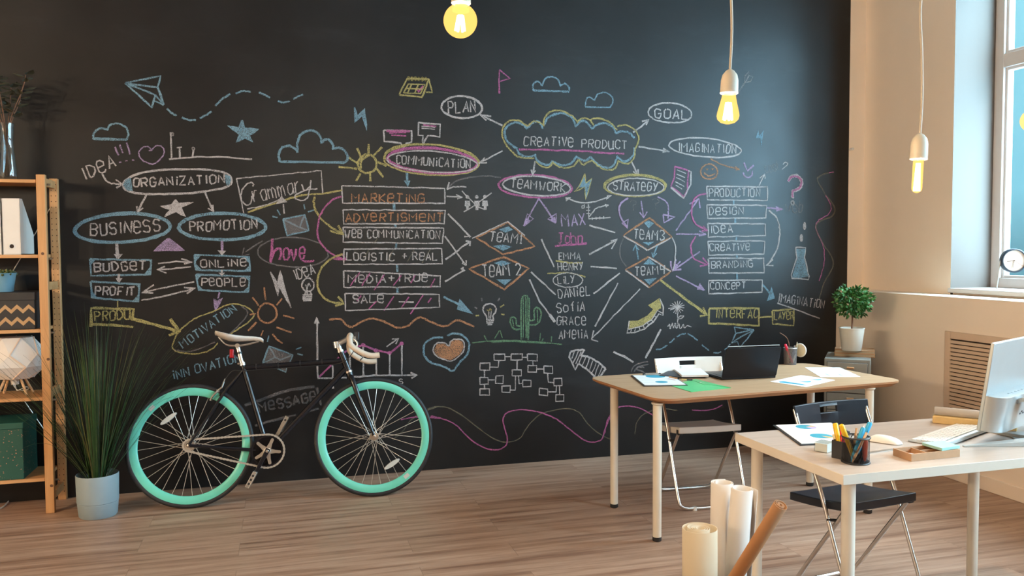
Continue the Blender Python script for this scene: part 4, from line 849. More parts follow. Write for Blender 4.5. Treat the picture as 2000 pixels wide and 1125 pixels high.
# ------------------------------------------------------------------ bicycle
BA, BB_ = Vector((.514, -.494, 0)), Vector((-.513, -.423, 0))
bu = (BA-BB_).normalized(); th = math.radians(12); bv = Vector((0, math.sin(th), math.cos(th))); bv = (bv-bu*bv.dot(bu)).normalized(); bn = bu.cross(bv)
def bp(a, b, c=0.0): return BB_+bu*a+bv*b+bn*c
bk = thing('bicycle', tuple((BA+BB_)/2), 'black fixed-gear bicycle with aqua wheel rims leaning on the chalkboard', 'bicycle')
def wheel(a, refl_ang, seed):
    hc = bp(a, .35); rim = MB()
    pr = [(.3270, -.0095), (.3270, .0095), (.3165, .0115), (.292, .0100), (.2835, .0045), (.2820, 0), (.2835, -.0045), (.292, -.0100), (.3165, -.0115), (.3270, -.0095)]
    rim.lathe(pr, hc, 96, 0, bn)
    rim.f = rim.f[:-2]; rim.m = rim.m[:-2]
    for g in (2.05+refl_ang, ):
        pass
    w_ = rim.build('wheel_rim', MT['aqua'], bk)
    MB().torus(hc, .3365, .0135, bn, 96, 12).build('tyre', MT['tyre'], w_)
    MB().lathe([(.008, -.062), (.010, -.062), (.010, -.05), (.007, -.049), (.007, -.036), (.024, -.035), (.024, -.031), (.013, -.029), (.013, .029), (.024, .031), (.024, .035), (.007, .036), (.007, .049), (.010, .05), (.010, .062), (0, .064)], hc, 20, 0, bn).build('hub', MT['chrome'], w_)
    for k in range(32):
        s = 1 if k % 2 else -1; dirn = 1 if (k//2) % 2 else -1
        ar = 2*PI*k/32+seed; ah = ar+dirn*math.radians(62)
        pt = lambda r, an, c: hc+(bu*math.cos(an)+bv*math.sin(an))*r+bn*c
        MB().tube([pt(.022, ah, s*.033), pt(.284, ar, s*.002)], .00165, 5).build('spoke', MT['spoke'], w_)
    rc = hc+(bu*math.cos(refl_ang)+bv*math.sin(refl_ang))*.195+bn*.012; ta = refl_ang-PI/2
    e1 = (bu*math.cos(ta)+bv*math.sin(ta)); e2 = e1.cross(bn)
    P = [(.054*math.cos(2*PI*i/24), .0145*math.sin(2*PI*i/24)) for i in range(24)]
    f = MB(); vs = [rc+e1*x+e2*y for x, y in P]+[rc+e1*x*.96+e2*y*.9+bn*.012 for x, y in P]
    f.add(vs, [tuple(range(24))[::-1], tuple(range(24, 48))]+[(i, (i+1) % 24, (i+1) % 24+24, i+24) for i in range(24)])
    f.build('reflector', MT['reflector'], w_)
    vd = [hc+(bu*math.cos(refl_ang+x)+bv*math.sin(refl_ang+x))*r+bn*.0108 for x, r in ((.06, .315), (.17, .315), (.17, .293), (.06, .293))]
    f = MB(); f.add(vd+[v+bn*.0012 for v in vd], [(0, 1, 2, 3), (4, 7, 6, 5), (0, 4, 5, 1), (1, 5, 6, 2), (2, 6, 7, 3), (3, 7, 4, 0)]); f.build('rim_sticker', MT['reflector'], w_)
    return w_
wheel(0.0, math.radians(127), .05); wheel(1.036, math.radians(-59), .12)
bb = (.427, .297); sc_ = (.287, .787); ht, hb = (.846, .862), (.893, .738)
f = MB()
f.tube([bp(*bb), bp(*sc_), bp(.279, .812)], .0155, 14).tube([bp(.296, .782), bp(.856, .806)], .0165, 14).tube([bp(*bb), bp(.884, .765)], .018, 14).tube([bp(ht[0], ht[1]), bp(hb[0], hb[1])], .0195, 16)
for s in (-1, 1):
    f.tube([bp(sc_[0]-.004, sc_[1]-.02, s*.012), bp(.20, .665, s*.026), bp(.0, .353, s*.056)], [.008, .009, .008], 10)
    f.tube([bp(bb[0]-.01, bb[1], s*.02), bp(.36, .305, s*.033), bp(.0, .350, s*.056)], [.011, .011, .009], 10)
    f.lathe([(.014, -.003), (.014, .003), (0, .003)], bp(0, .352, s*.056), 16, 0, bn)
f.tube([bp(.165, .628, -.03), bp(.165, .628, .03)], .007, 10)
f.tube([bp(bb[0], bb[1], -.036), bp(bb[0], bb[1], .036)], .022, 18)
f.build('frame', MT['blackgloss'], bk)
f = MB().tube([bp(hb[0]+.002, hb[1]-.004), bp(.905, .700)], .0215, 14)
for s in (-1, 1): f.tube(smooth([bp(.902, .715, s*.006), bp(.918, .675, s*.032), bp(.955, .565, s*.042), bp(1.005, .43, s*.05), bp(1.036, .35, s*.054)], 5), [.0155]*9+[.013]*8+[.009]*4, 12)
fk = f.build('fork', MT['blackgloss'], bk)
hd = bp(*hb)-bp(*ht)
MB().tube([bp(hb[0]-.002, hb[1]+.006), bp(hb[0]+.002, hb[1]-.004)], .0225, 18).tube([bp(ht[0]+.0015, ht[1]-.004), bp(ht[0]-.002, ht[1]+.006)], .0225, 18).tube([bp(ht[0]-.002, ht[1]+.006), bp(.831, .902)], .0175, 18).build('headset', MT['chrome'], bk)
f = MB().tube([bp(.826, .884), bp(.820, .922)], .019, 16).tube([bp(.825, .905), bp(.86, .922), bp(.900, .944)], [.017, .0155, .016], 14).tube([bp(.905, .946, -.024), bp(.905, .946, .024)], .0225, 18)
f.tube([bp(.818, .908), bp(.806, .900)], .009, 10).build('stem', MT['steel'], bk)
f = MB()
for s in (-1, 1):
    P = smooth([bp(.905, .946, s*.022), bp(.905, .946, s*.10), bp(.902, .938, s*.165), bp(.899, .912, s*.205), bp(.908, .876, s*.217), bp(.948, .844, s*.220), bp(.992, .821, s*.222), bp(1.027, .813, s*.222), bp(1.068, .816, s*.222)], 5)
    f.tube(P, .0165, 14)
hbr = f.build('handlebar', MT['bartape'], bk)
MB().tube([bp(.972, .833, -.221), bp(.976, .829, -.221)], .0178, 14).build('grip_band', MT['black'], hbr)
f = MB().tube(smooth([bp(.915, .935, .10), bp(.935, .915, .115), bp(.945, .895, .12), bp(.940, .872, .12), bp(.952, .852, .12)], 5), .0055, 8).box(bp(.925, .925, .10), (.022, .02, .03)); f.build('brake_lever', MT['steel'], bk)
f = MB(); R = Matrix((bu, bn, bv)).transposed(); f.box(bp(.942, .948, .03), (.030, .03, .055), 0, R); f.build('handlebar_light', MT['black'], bk, bevel=.004)
MB().tube([bp(.2805, .800), bp(.255, .905)], .0135, 16).tube([bp(.283, .796), bp(.2795, .815)], .0185, 16).tube([bp(.262, .806), bp(.262, .806, .026)], .006, 8).build('seatpost', MT['chrome'], bk)
# saddle: a lofted leather shell on two rails
sec = [(.128, .985, .018, .014), (.135, .990, .052, .020), (.165, .980, .072, .029), (.205, .968, .070, .034), (.25, .960, .050, .033), (.30, .956, .030, .026), (.35, .953, .022, .021), (.385, .947, .019, .020), (.400, .937, .012, .018)]
f = MB(); vs = []; n = 16
for a, b, hw, hh in sec:
    for k in range(n):
        g = 2*PI*k/n; x = math.cos(g)*hw; y = math.sin(g); y = (y*.25 if y > 0 else y)*hh*(1.0-.25*abs(math.cos(g)))
        vs.append(bp(a, b+y+.008, x))
fs = [(i*n+k, i*n+(k+1) % n, (i+1)*n+(k+1) % n, (i+1)*n+k) for i in range(len(sec)-1) for k in range(n)]+[tuple(range(n))[::-1], tuple((len(sec)-1)*n+k for k in range(n))]
f.add(vs, fs); f.build('saddle', MT['saddle'], bk, ang=70)
f = MB()
for s in (-1, 1): f.tube(smooth([bp(.150, .965, s*.028), bp(.19, .922, s*.024), bp(.24, .914, s*.022), bp(.29, .916, s*.021), bp(.375, .935, s*.008)], 5), .0035, 8)
f.tube([bp(.255, .912, -.026), bp(.255, .912, .026)], .013, 12).build('saddle_rails', MT['steel'], bk)
f = MB().box(bp(.222, .868), (.024, .03, .052), 0, R); tl = f.build('tail_light', MT['red'], bk, bevel=.005)
MB().tube([bp(.234, .866), bp(.262, .866)], .004, 8).tube([bp(.2635, .876), bp(.2665, .864)], .0158, 16).build('light_clamp', MT['black'], tl)
# crankset
MB().torus(bp(bb[0], bb[1], .044), .092, .003, bn, 64, 6).lathe([(.095, -.0012), (.095, .0012), (.080, .0012), (.080, -.0012), (.095, -.0012)], bp(bb[0], bb[1], .044), 48, 0, bn).build('chainring', MT['blackgloss'], bk)
f = MB()
for k in range(5):
    a = math.radians(66+72*k); e = bu*math.cos(a)+bv*math.sin(a); s = e.cross(bn)
    c0 = bp(bb[0], bb[1], .050); vs = []
    for r, w_ in ((.008, .016), (.045, .009), (.070, .0085), (.076, .0055)):
        for q, z in ((-1, -.004), (1, -.004), (1, .004), (-1, .004)): vs.append(c0+e*r+s*(q*w_)+bn*z)
    f.add(vs, [(4*i+j, 4*i+(j+1) % 4, 4*i+4+(j+1) % 4, 4*i+4+j) for i in range(3) for j in range(4)]+[(0, 1, 2, 3), (15, 14, 13, 12)])
    f.lathe([(.0055, 0), (.0055, .008), (0, .008)], c0+e*.072, 10, 0, bn)
f.lathe([(.020, -.004), (.020, .007), (.012, .009), (0, .009)], bp(bb[0], bb[1], .050), 20, 0, bn).build('crank_spider', MT['steel'], bk)
def arm(ang, side, nm):
    e = bu*math.cos(ang)+bv*math.sin(ang); s = e.cross(bn); c0 = bp(bb[0], bb[1], side*.062); f = MB(); vs = []
    for r, w_ in ((-.015, .013), (.02, .013), (.15, .0095), (.178, .012)):
        for q, z in ((-1, -.006), (1, -.006), (1, .006), (-1, .006)): vs.append(c0+e*r+s*(q*w_)+bn*z)
    f.add(vs, [(4*i+j, 4*i+(j+1) % 4, 4*i+4+(j+1) % 4, 4*i+4+j) for i in range(3) for j in range(4)]+[(0, 1, 2, 3), (15, 14, 13, 12)])
    f.lathe([(.009, 0), (.009, .004), (0, .005)], c0+bn*.006, 14, 1, bn)
    am = f.build(nm, [MT['blackgloss'] if side > 0 else MT['steel'], MT['chrome']], bk, bevel=.002)
    pc = c0+e*.172+bn*side*.046; pd = e
    f = MB(); RR = Matrix((e, s, bn)).transposed()
    f.box(pc+s*.0095, (.094, .004, .066), 0, RR).box(pc-s*.0095, (.094, .004, .066), 0, RR).box(pc+e*.045, (.006, .022, .064), 0, RR).box(pc-e*.045, (.006, .022, .064), 0, RR).box(pc+bn*.030, (.090, .020, .004), 0, RR).box(pc-bn*.030, (.090, .020, .004), 0, RR)
    for q_ in (-.024, .024): f.lathe([(.0075, 0), (0, .0008)], pc+e*q_+bn*.032, 14, 1, bn)
    f.tube([pc-bn*side*.045, pc+bn*side*.0335], .0075, 12, 1)
    f.build('pedal', [MT['steel'], MT['black']], am, bevel=.0015)
arm(math.radians(-118), 1, 'crank_arm'); arm(math.radians(62), -1, 'crank_arm')
# chain: a ring of small links round both sprockets
R1, R0 = .094, .032; P = []; c1 = (bb[0], bb[1]); c0 = (0.0, .35)
d = math.hypot(c1[0]-c0[0], c1[1]-c0[1]); base = math.atan2(c1[1]-c0[1], c1[0]-c0[0]); off = math.acos((R1-R0)/d)
aa, ab = base+PI-off, base+PI+off
for i in range(41): t_ = (PI-off)+base-(2*PI-2*off)*i/40; t_ = base+(PI-off)-(2*(PI-off))*i/40; P.append((c1[0]+R1*math.cos(t_), c1[1]+R1*math.sin(t_)))
for i in range(15): t_ = base-(PI-off)-(2*off)*i/14; P.append((c0[0]+R0*math.cos(t_), c0[1]+R0*math.sin(t_)))
P.append(P[0]); links = []; acc = 0.0; step = .0095; prev = P[0]; pos = []
for q in P[1:]:
    sl = math.hypot(q[0]-prev[0], q[1]-prev[1])
    while acc <= sl: k = acc/sl; pos.append((prev[0]+(q[0]-prev[0])*k, prev[1]+(q[1]-prev[1])*k, math.atan2(q[1]-prev[1], q[0]-prev[0]))); acc += step
    acc -= sl; prev = q
f = MB()
for i, (x, y, a) in enumerate(pos):
    e = bu*math.cos(a)+bv*math.sin(a); RR = Matrix((e, e.cross(bn), bn)).transposed()
    f.box(bp(x, y, .046), (.0118, .0112 if i % 2 else .0085, .0085 if i % 2 else .006), 0, RR)
f.build('chain', MT['spoke'], bk)
MB().lathe([(.031, -.0015), (.031, .0015), (0, .0015)], bp(0, .35, .044), 28, 0, bn).build('sprocket', MT['steel'], bk)
f = MB().box(bp(.150, .652, -.0), (.016, .062, .016), 0, R).tube(smooth([bp(.150, .652, .03), bp(.138, .640, .034), bp(.120, .622, .026), bp(.108, .600, .018)], 4), .0065, 8).tube(smooth([bp(.150, .652, -.03), bp(.138, .640, -.034), bp(.120, .622, -.026), bp(.108, .600, -.018)], 4), .0065, 8)
f.tube([bp(.150, .655, .028), bp(.172, .672, .03), bp(.182, .705, .02)], .005, 8).tube([bp(.182, .705, .02), bp(.188, .722, .018)], .003, 6); f.build('rear_brake', MT['steel'], bk)
f = MB()
for k in range(4): c_ = bp(.36+.125*k, .7865+.0054*k); f.tube([c_-bu*.004, c_+bu*.004], .0178, 14)
f.tube(smooth([bp(.19, .72, .018), bp(.23, .765, .016), bp(.30, .765, .017), bp(.55, .775, .017), bp(.80, .785, .02), bp(.87, .80, .05), bp(.92, .85, .10), bp(.93, .905, .11)], 5), .0024, 6); f.build('brake_cable', MT['black'], bk)

# ------------------------------------------------------------------ far table
TZ = .72
def quad(P, z0, th, inset=0.0):
    """four pixel corners on the level z0 -> outline on that level, optionally inset"""
    W = [at(p[0], p[1], 'z', z0) for p in P]
    if len(W) == 3: W.append(W[0]+W[2]-W[1])
    if inset:
        c = sum(W, Vector())/4; W = [w_+(c-w_).normalized()*inset*1.3 for w_ in W]
    return [(w_.x, w_.y) for w_ in W]
def disc(mb, c, r, z, m, a0=0, a1=2*PI, th=.0004, n=28, sx=1.0):
    P = [(c[0]+r*math.cos(a0+(a1-a0)*i/n)*sx, c[1]+r*math.sin(a0+(a1-a0)*i/n)) for i in range(n if a1-a0 > 6.2 else n+1)]
    if a1-a0 < 6.2: P = [(c[0], c[1])]+P
    mb.prism(P, z, z+th, m)
def adil(x, y, top, par):
    l = MB().tube([(x, y, .022), (x, y, top-.012)], [.0215, .0225], 24).lathe([(.0225, 0), (.030, .006), (.030, .012)], (x, y, top-.012), 24).build('leg', MT['legwhite'], par)
    MB().lathe([(.019, 0), (.0225, .004), (.0225, .022), (0, .022)], (x, y, 0), 24).build('foot', MT['rubber'], l)
cA, aA, LA, DA = Vector((2.499, -1.2535)), math.radians(5.2), 1.56, .80
R2 = lambda x, y: (cA.x+x*math.cos(aA)-y*math.sin(aA), cA.y+x*math.sin(aA)+y*math.cos(aA))
t = thing('work_table', (cA.x, cA.y, 0), 'wooden work table with rounded corners and round white legs before the chalkboard', 'table')
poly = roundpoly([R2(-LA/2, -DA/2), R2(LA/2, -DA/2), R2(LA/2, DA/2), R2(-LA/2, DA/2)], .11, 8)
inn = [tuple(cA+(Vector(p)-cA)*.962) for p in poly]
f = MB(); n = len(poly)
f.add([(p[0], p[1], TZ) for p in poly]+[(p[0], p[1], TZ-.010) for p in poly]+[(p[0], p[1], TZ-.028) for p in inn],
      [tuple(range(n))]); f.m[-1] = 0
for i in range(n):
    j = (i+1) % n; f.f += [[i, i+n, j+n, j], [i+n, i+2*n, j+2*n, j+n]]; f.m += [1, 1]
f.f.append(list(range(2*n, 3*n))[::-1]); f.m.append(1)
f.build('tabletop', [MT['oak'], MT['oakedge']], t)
for x, y in ((1.79, -1.082), (1.785, -1.643), (3.105, -1.02), (3.083, -1.568)): adil(x, y, TZ-.028, t)

def folding_chair(name, x, y, rot, mat, label, grp, scale=.965, zs=1.0):
    t = thing(name, (x, y, 0), label, 'folding chair', grp)
    T = Matrix.Translation((x, y, 0)) @ Matrix.Rotation(rot, 4, 'Z') @ Matrix.Diagonal((scale, scale, zs, 1))
    f = MB(); f.T = T
    W = .195; n = 10; rows = []
    for i in range(n+1):                      # seat: shallow dished panel with a turned down rim
        v = i/n; yy = .18-.36*v; zz = .415+.043*v-.006*math.sin(PI*v); rows.append((yy, zz))
    vs = []; m_ = 8
    for yy, zz in rows:
        for j in range(m_+1):
            u = j/m_*2-1; vs.append((u*W, yy, zz-.003*(1-u*u)))
    k = len(vs); vs += [(a, b, c-.036) for a, b, c in vs]
    fs = [(i*(m_+1)+j, i*(m_+1)+j+1, (i+1)*(m_+1)+j+1, (i+1)*(m_+1)+j) for i in range(n) for j in range(m_)]
    fs += [tuple(q+k for q in f_[::-1]) for f_ in fs]
    ring = [j for j in range(m_+1)]+[i*(m_+1)+m_ for i in range(1, n+1)]+[n*(m_+1)+j for j in range(m_-1, -1, -1)]+[i*(m_+1) for i in range(n-1, 0, -1)]
    fs += [(ring[i], ring[(i+1) % len(ring)], ring[(i+1) % len(ring)]+k, ring[i]+k) for i in range(len(ring))]
    f.add(vs, fs); f.build('seat', mat, t, bevel=.004)
    # back: a bowed panel with a hand slot
    f = MB(); f.T = T
    bw, z0, z1 = .222, .685, .805
    us = [-1, -.8, -.55, -.245, -.235, -.1, .1, .235, .245, .55, .8, 1]; zs = [z0, z0+.03, z1-.048, z1-.046, z1-.020, z1-.018, z1-.004, z1]
    P = lambda u, z, d: (u*bw*(1-.02*(z1-z)/.12), .118+.028*(1-u*u)+(z-.745)*.20+d, z)
    idx = {}; vs = []
    for d in (0, 1):
        for i, u in enumerate(us):
            for j, z in enumerate(zs): idx[d, i, j] = len(vs); vs.append(P(u, z, -.007+.014*d))
    hole = lambda i, j: 4 <= i < 7 and 3 <= j < 4
    fs = []
    for i in range(len(us)-1):
        for j in range(len(zs)-1):
            if hole(i, j): continue
            fs += [(idx[0, i, j], idx[0, i+1, j], idx[0, i+1, j+1], idx[0, i, j+1]), (idx[1, i, j], idx[1, i, j+1], idx[1, i+1, j+1], idx[1, i+1, j])]
            for di, dj, e in ((-1, 0, ((0, 0), (0, 1))), (1, 0, ((1, 0), (1, 1))), (0, -1, ((0, 0), (1, 0))), (0, 1, ((0, 1), (1, 1)))):
                q = (i+di, j+dj)
                if not (0 <= q[0] < len(us)-1 and 0 <= q[1] < len(zs)-1) or hole(*q):
                    a, b = ((i+e[0][0], j+e[0][1]), (i+e[1][0], j+e[1][1])); fs.append((idx[0, a[0], a[1]], idx[0, b[0], b[1]], idx[1, b[0], b[1]], idx[1, a[0], a[1]]))
    f.add(vs, fs); f.build('backrest', mat, t, bevel=.003)
    def uframe(nm, path):                     # mirrored half path -> one bent tube, its floor run joining both sides
        h = [Vector(p) for p in path]; full = h+[Vector((-p.x, p.y, p.z)) for p in h[::-1]]
        f = MB(); f.T = T; f.tube(full, .0098, 12); return f.build(nm, MT['chrome'], t)
    X = .213
    up = smooth([(X, .135, .79), (X, .095, .70), (X, .015, .56), (X, -.045, .44), (X, -.13, .235), (X-.004, -.205, .055), (X-.018, -.222, .022), (X-.05, -.228, .012)], 5)+[Vector((.08, -.228, .0105))]
    uf = uframe('front_frame', up)
    X2 = .185
    rr = smooth([(X2, -.150, .425), (X2, -.09, .345), (X2, .02, .20), (X2-.002, .135, .045), (X2-.016, .158, .020), (X2-.05, .163, .012)], 5)+[Vector((.08, .163, .0105))]
    uframe('rear_frame', rr)
    f = MB(); f.T = T
    for s in (-1, 1):
        g = MB(); g.T = T; g.tube([(s*.178, -.105, .365), (s*.222, -.076, .366)], .006, 8).build('pivot', MT['black'], t)
        g = MB(); g.T = T; g.lathe([(.013, 0), (.013, .02), (.0, .02)], (s*.12, -.228, .0), 12).build('glide', mat, t)
        g = MB(); g.T = T; g.box((s*.182, -.152, .425), (.03, .03, .03)).build('seat_hinge', MT['black'], t, bevel=.004)
    return t
folding_chair('folding_chair', 2.325, -1.045, math.radians(-3), MT['white'], 'white folding chair tucked under the wooden table', 'metal framed folding chairs')
folding_chair('folding_chair', 2.298, -2.435, math.radians(8), MT['chairblack'], 'dark navy folding chair behind the pale desk', 'metal framed folding chairs', .93, .975)

# clipboard, notebook, folder on the far table
def clipboard(P, label, clipedge, charts, z=TZ):
    W = [at(p[0], p[1], 'z', z+.004) for p in P]
    if len(W) == 3: W.append(W[0]+W[2]-W[1])
    c = sum(W, Vector())/4; t = thing('clipboard', (c.x, c.y, z), label, 'clipboard', 'clipboards with chart sheets')
    MB().prism([(w_.x, w_.y) for w_ in W], z+.0005, z+.004).build('board', MT['black'], t)
    ins = [c+(w_-c)*.93 for w_ in W]
    f = MB().prism([(w_.x, w_.y) for w_ in ins], z+.0042, z+.0062)
    for px, py, r, segs in charts:
        q = at(px, py, 'z', z+.0062); a = 2.2
        for frac, mi in segs: disc(f, (q.x, q.y), r, z+.0062, mi, a, a+2*PI*frac-.001, n=16); a += 2*PI*frac
    d = (ins[1]-ins[0]); e = (ins[3]-ins[0])
    for k in range(3):
        a0 = ins[0]+d*(.30+.22*k)+e*.06; b0 = a0+e*.34; s = d.normalized()*.0012
        f.prism([((a0-s).x, (a0-s).y), ((b0-s).x, (b0-s).y), ((b0+s).x, (b0+s).y), ((a0+s).x, (a0+s).y)], z+.0062, z+.0064, 4)
    f.build('sheet', [MT['paper'], MT['teal'], MT['lilac'], MT['ochre'], MT['inkgrey']], t)
    i, j = clipedge; mid = (W[i]+W[j])/2; ed = (W[j]-W[i]).normalized(); inw = (c-mid).normalized()
    a = math.atan2(ed.y, ed.x); f = MB(); cc = mid+inw*.018
    f.box((cc.x, cc.y, z+.009), (.10, .022, .005), 0, rotz(a)).tube([cc-ed*.05+Vector((0, 0, .010)), cc+ed*.05+Vector((0, 0, .010))], .005, 10)
    cl = f.build('clip', MT['steel'], t, bevel=.001)
    for s in (-1, 1):
        q = cc+ed*s*.045; MB().box((q.x, q.y, z+.012), (.016, .014, .012), 0, rotz(a)).build('clip_end', MT['black'], cl, bevel=.003)
clipboard([(1232, 733), (1257.4, 753.7), (1343.7, 752.6)], 'clipboard with two teal pie charts at the left end of the wooden table', (0, 3), [(1280, 735, .055, ((.42, 1), (.58, 1))), (1292, 746, .034, ((1.0, 1),))])
f = MB().prism(quad([(1308, 753), (1350, 766), (1428, 758), (1357.5, 741)], TZ, 0), TZ+.0004, TZ+.0022)
t = tag(f.build('document_folder', MT['greenfold']), 'translucent green plastic folder lying beside the clipboard', 'folder')
f = MB().prism(quad([(1352, 742.5), (1375, 751.5), (1390, 752), (1427, 757.6), (1357.5, 740.2)], TZ+.0022, 0), TZ+.0024, TZ+.0034); f.build('flap', MT['greendark'], t)
q = at(1368, 747.5, 'z', TZ+.003); MB().lathe([(.006, 0), (.006, .002), (0, .002)], (q.x, q.y, TZ+.0034), 14).build('snap_button', MT['white'], t)
c = at(1335, 731, 'z', TZ+.008)
t = thing('open_notebook', (c.x, c.y, TZ+.006), 'open notebook with charcoal cover lying across clipboard and green folder', 'notebook')
z = TZ+.0068
cov = quad([(1308, 724), (1288, 734), (1331, 737.5), (1318, 724.5)], z, 0); MB().prism(cov, z, z+.004).build('cover', MT['darkcover'], t)
pg = quad([(1316, 724.6), (1331.5, 737.4), (1385, 737), (1368.5, 724)], z, 0)
MB().prism(pg, z, z+.003).build('cover', MT['darkcover'], t)
f = MB().prism([tuple(Vector(p)*.98+sum((Vector(q) for q in pg), Vector((0, 0)))/4*.02) for p in pg], z+.003, z+.014); f.build('page_block', MT['paper'], t)
f = MB().tube([at(1307, 736.2, 'z', z+.008), at(1324, 739.5, 'z', z+.008)], .0042, 8); f.tube([at(1324, 739.5, 'z', z+.008), at(1326.5, 740, 'z', z+.008)], [.0042, .0008], 8, 1)
tag(f.build('wooden_pencil', [MT['pencil'], MT['black']]), 'bare wood pencil lying against the open notebook', 'pencil')
f = MB().tube([at(1331, 741, 'z', TZ+.012), at(1341, 741.4, 'z', TZ+.010)], .0042, 8, 0).tube([at(1341, 741.4, 'z', TZ+.010), at(1352, 741.8, 'z', TZ+.008)], .0045, 8, 1)
tag(f.build('ballpoint_pen', [MT['ochre'], MT['black']]), 'small black and yellow pen on the green folder', 'pen')

# laptop
h0, h1 = at(1409, 739.5, 'z', TZ+.01), at(1515.5, 734.8, 'z', TZ+.01)
hd_ = (h1-h0).normalized(); hn = Vector((-hd_.y, hd_.x, 0)); Lw = (h1-h0).length; a = math.atan2(hd_.y, hd_.x)
c = (h0+h1)/2
t = thing('laptop', (c.x, c.y, TZ), 'open dark laptop seen from behind on the wooden table', 'laptop')
p0 = at(1425, 682, 'y', h0.y-.07); tl_ = Vector((h0.x, h0.y, TZ)); lean = .30
upv = (Vector((0, 0, 1))*math.cos(lean)-hn*math.sin(lean)); hl = (p0.z-TZ-.01)/math.cos(lean)
RR = Matrix((hd_, upv.cross(hd_)*1.0, upv)).transposed()
if RR.determinant() < 0: RR = Matrix((hd_, -upv.cross(hd_), upv)).transposed()
lid = MB(); lid.T = Matrix.Translation((c.x, c.y, TZ+.012)) @ RR.to_4x4() @ Matrix.Rotation(PI/2, 4, 'X')
lid.prism(rrect(-Lw/2, 0, Lw/2, hl, .012), -.003, .003); lo_ = lid.build('lid', MT['laptop'], t, bevel=.001)
rim = MB().tube([c+hd_*(-Lw/2+.012)+upv*(hl-.0005)+Vector((0, 0, .012)), c+hd_*(Lw/2-.012)+upv*(hl-.0005)+Vector((0, 0, .012))], .0022, 6); rim.build('lid_edge', MT['silver'], lo_)
sc2 = MB(); nv = upv.cross(hd_); nv = nv if nv.dot(hn) > 0 else -nv
sc2.box(c+Vector((0, 0, .012))+upv*(hl/2+.004)+nv*.0036, (Lw-.02, .001, hl-.03), 0, RR).build('screen', MT['screen'], lo_)
MB().box((c.x+hn.x*.118, c.y+hn.y*.118, TZ+.0085), (Lw, .235, .015), 0, rotz(a)).build('base', MT['laptop'], t, bevel=.004)
MB().box((c.x+hn.x*.10, c.y+hn.y*.10, TZ+.0165), (Lw-.05, .10, .0012), 0, rotz(a)).build('keyboard', MT['black'], t)

# loose chart sheets
def sheet(P, label, marks, z=TZ):
    f = MB().prism(quad(P, z, 0), z+.0004, z+.0014)
    for kind, px, mi in marks:
        if kind == 'q': f.prism(quad(px, z+.0014, 0), z+.0014, z+.0018, mi)
        else: q = at(px[0], px[1], 'z', z+.0014); disc(f, (q.x, q.y), px[2], z+.0014, mi, px[3], px[4], n=14)
    tag(f.build('chart_sheet', [MT['paper'], MT['teal'], MT['inkgrey']]), label, 'paper sheet', 'chart sheets on the wooden table')
sheet([(1504.6, 745.6), (1574, 756.4), (1630.7, 742.7), (1564, 733)], 'white sheet with teal bars and two small pies near the table front', [('q', [(1521, 745.5), (1524, 747.2), (1575, 752.8), (1568, 750.2), (1530, 744.6)], 1), ('d', (1573, 745, .030, 3.4, 6.4), 1), ('d', (1594, 741, .028, 3.4, 6.4), 1), ('d', (1573, 745, .030, 2.2, 3.4), 2), ('d', (1594, 741, .028, 2.2, 3.4), 2)])
sheet([(1572, 718), (1603, 736.8), (1680.6, 736.4), (1640.5, 718)], 'white sheet with faint grey charts at the right end of the wooden table', [('q', [(1610, 730), (1618, 733.5), (1624, 733.3), (1612, 729.6)], 2), ('q', [(1636, 730.5), (1642, 733.5), (1648, 733.2), (1638, 730.2)], 2)])

# grey mesh pencil cup on the far table
def tubepen(name, a, b, r, mat, label, tip=None, capm=None, par=None, cat='marker pen'):
    a, b = Vector(a), Vector(b); d = (b-a).normalized(); L = (b-a).length; mats = [MT[mat]]
    f = MB().lathe([(r*.35, 0), (r*.8, .012), (r, .016), (r, L*.62), (r*1.12, L*.62), (r*1.12, L-.004), (r*.8, L), (0, L)] if cat == 'marker pen' else [(.001, 0), (r, .018), (r, L-.001), (r*.9, L), (0, L)], a, 14, 0, d)
    if tip: mats.append(MT[tip]); f.lathe([(r*.32, L+.0005), (r*.32, L+.001), (0, L+.012)], b-d*L, 10, 1, d)
    return tag(f.build(name, mats), label, cat)
k0 = at(1545, 712, 'z', TZ); kx = Vector((k0.x, k0.y+.01, TZ)); kr = .041
t = thing('pencil_cup', kx, 'grey wire mesh cup with a red marker beside the laptop', 'pencil cup')
MB().lathe([(kr*.92, .001), (kr*.96, .05), (kr, .105)], kx, 32).lathe([(0, 0), (kr*.92, 0), (kr*.92, .003)], kx, 32).build('cup_wall', MT['meshgrey'], t)
MB().torus(kx+Vector((0, 0, .105)), kr, .0022, (0, 0, 1), 32, 6).build('rim', MT['steel'], t)
pz = lambda px, py: at(px, py, 'y', kx.y)
tubepen('marker_pen', kx+Vector((.018, .0, .006)), pz(1530, 672)+Vector((0, -.02, 0)), .0075, 'redpen', 'red marker leaning in the grey mesh cup')
tubepen('marker_pen', kx+Vector((.005, .01, .006)), pz(1551, 677), .006, 'black', 'black marker standing in the grey mesh cup', 'white')
f = MB().tube(smooth([kx+Vector((-.01, .0, .006)), pz(1542, 690), pz(1540, 668), pz(1535, 658), pz(1523, 650)], 5), .0026, 6); f.tube([kx+Vector((.0, .0, .006)), pz(1541, 668)], .002, 6)
tag(f.build('dry_twig', MT['bark']), 'thin brown twig sticking out of the grey mesh cup', 'twig')
pc = pz(1563, 684); pd = (CAM-pc); pd.z = 0; pd = (pd.normalized()+Vector((-.9, .25, 0))).normalized()
f = MB().lathe([(0, -.006), (.036, -.006), (.041, -.003), (.041, .003), (.036, .006), (.034, .0045), (0, .0045)], pc, 32, 0, pd)
t2 = thing('hand_mirror', pc, 'cream round disc with a thin handle standing in the grey mesh cup', 'hand mirror')
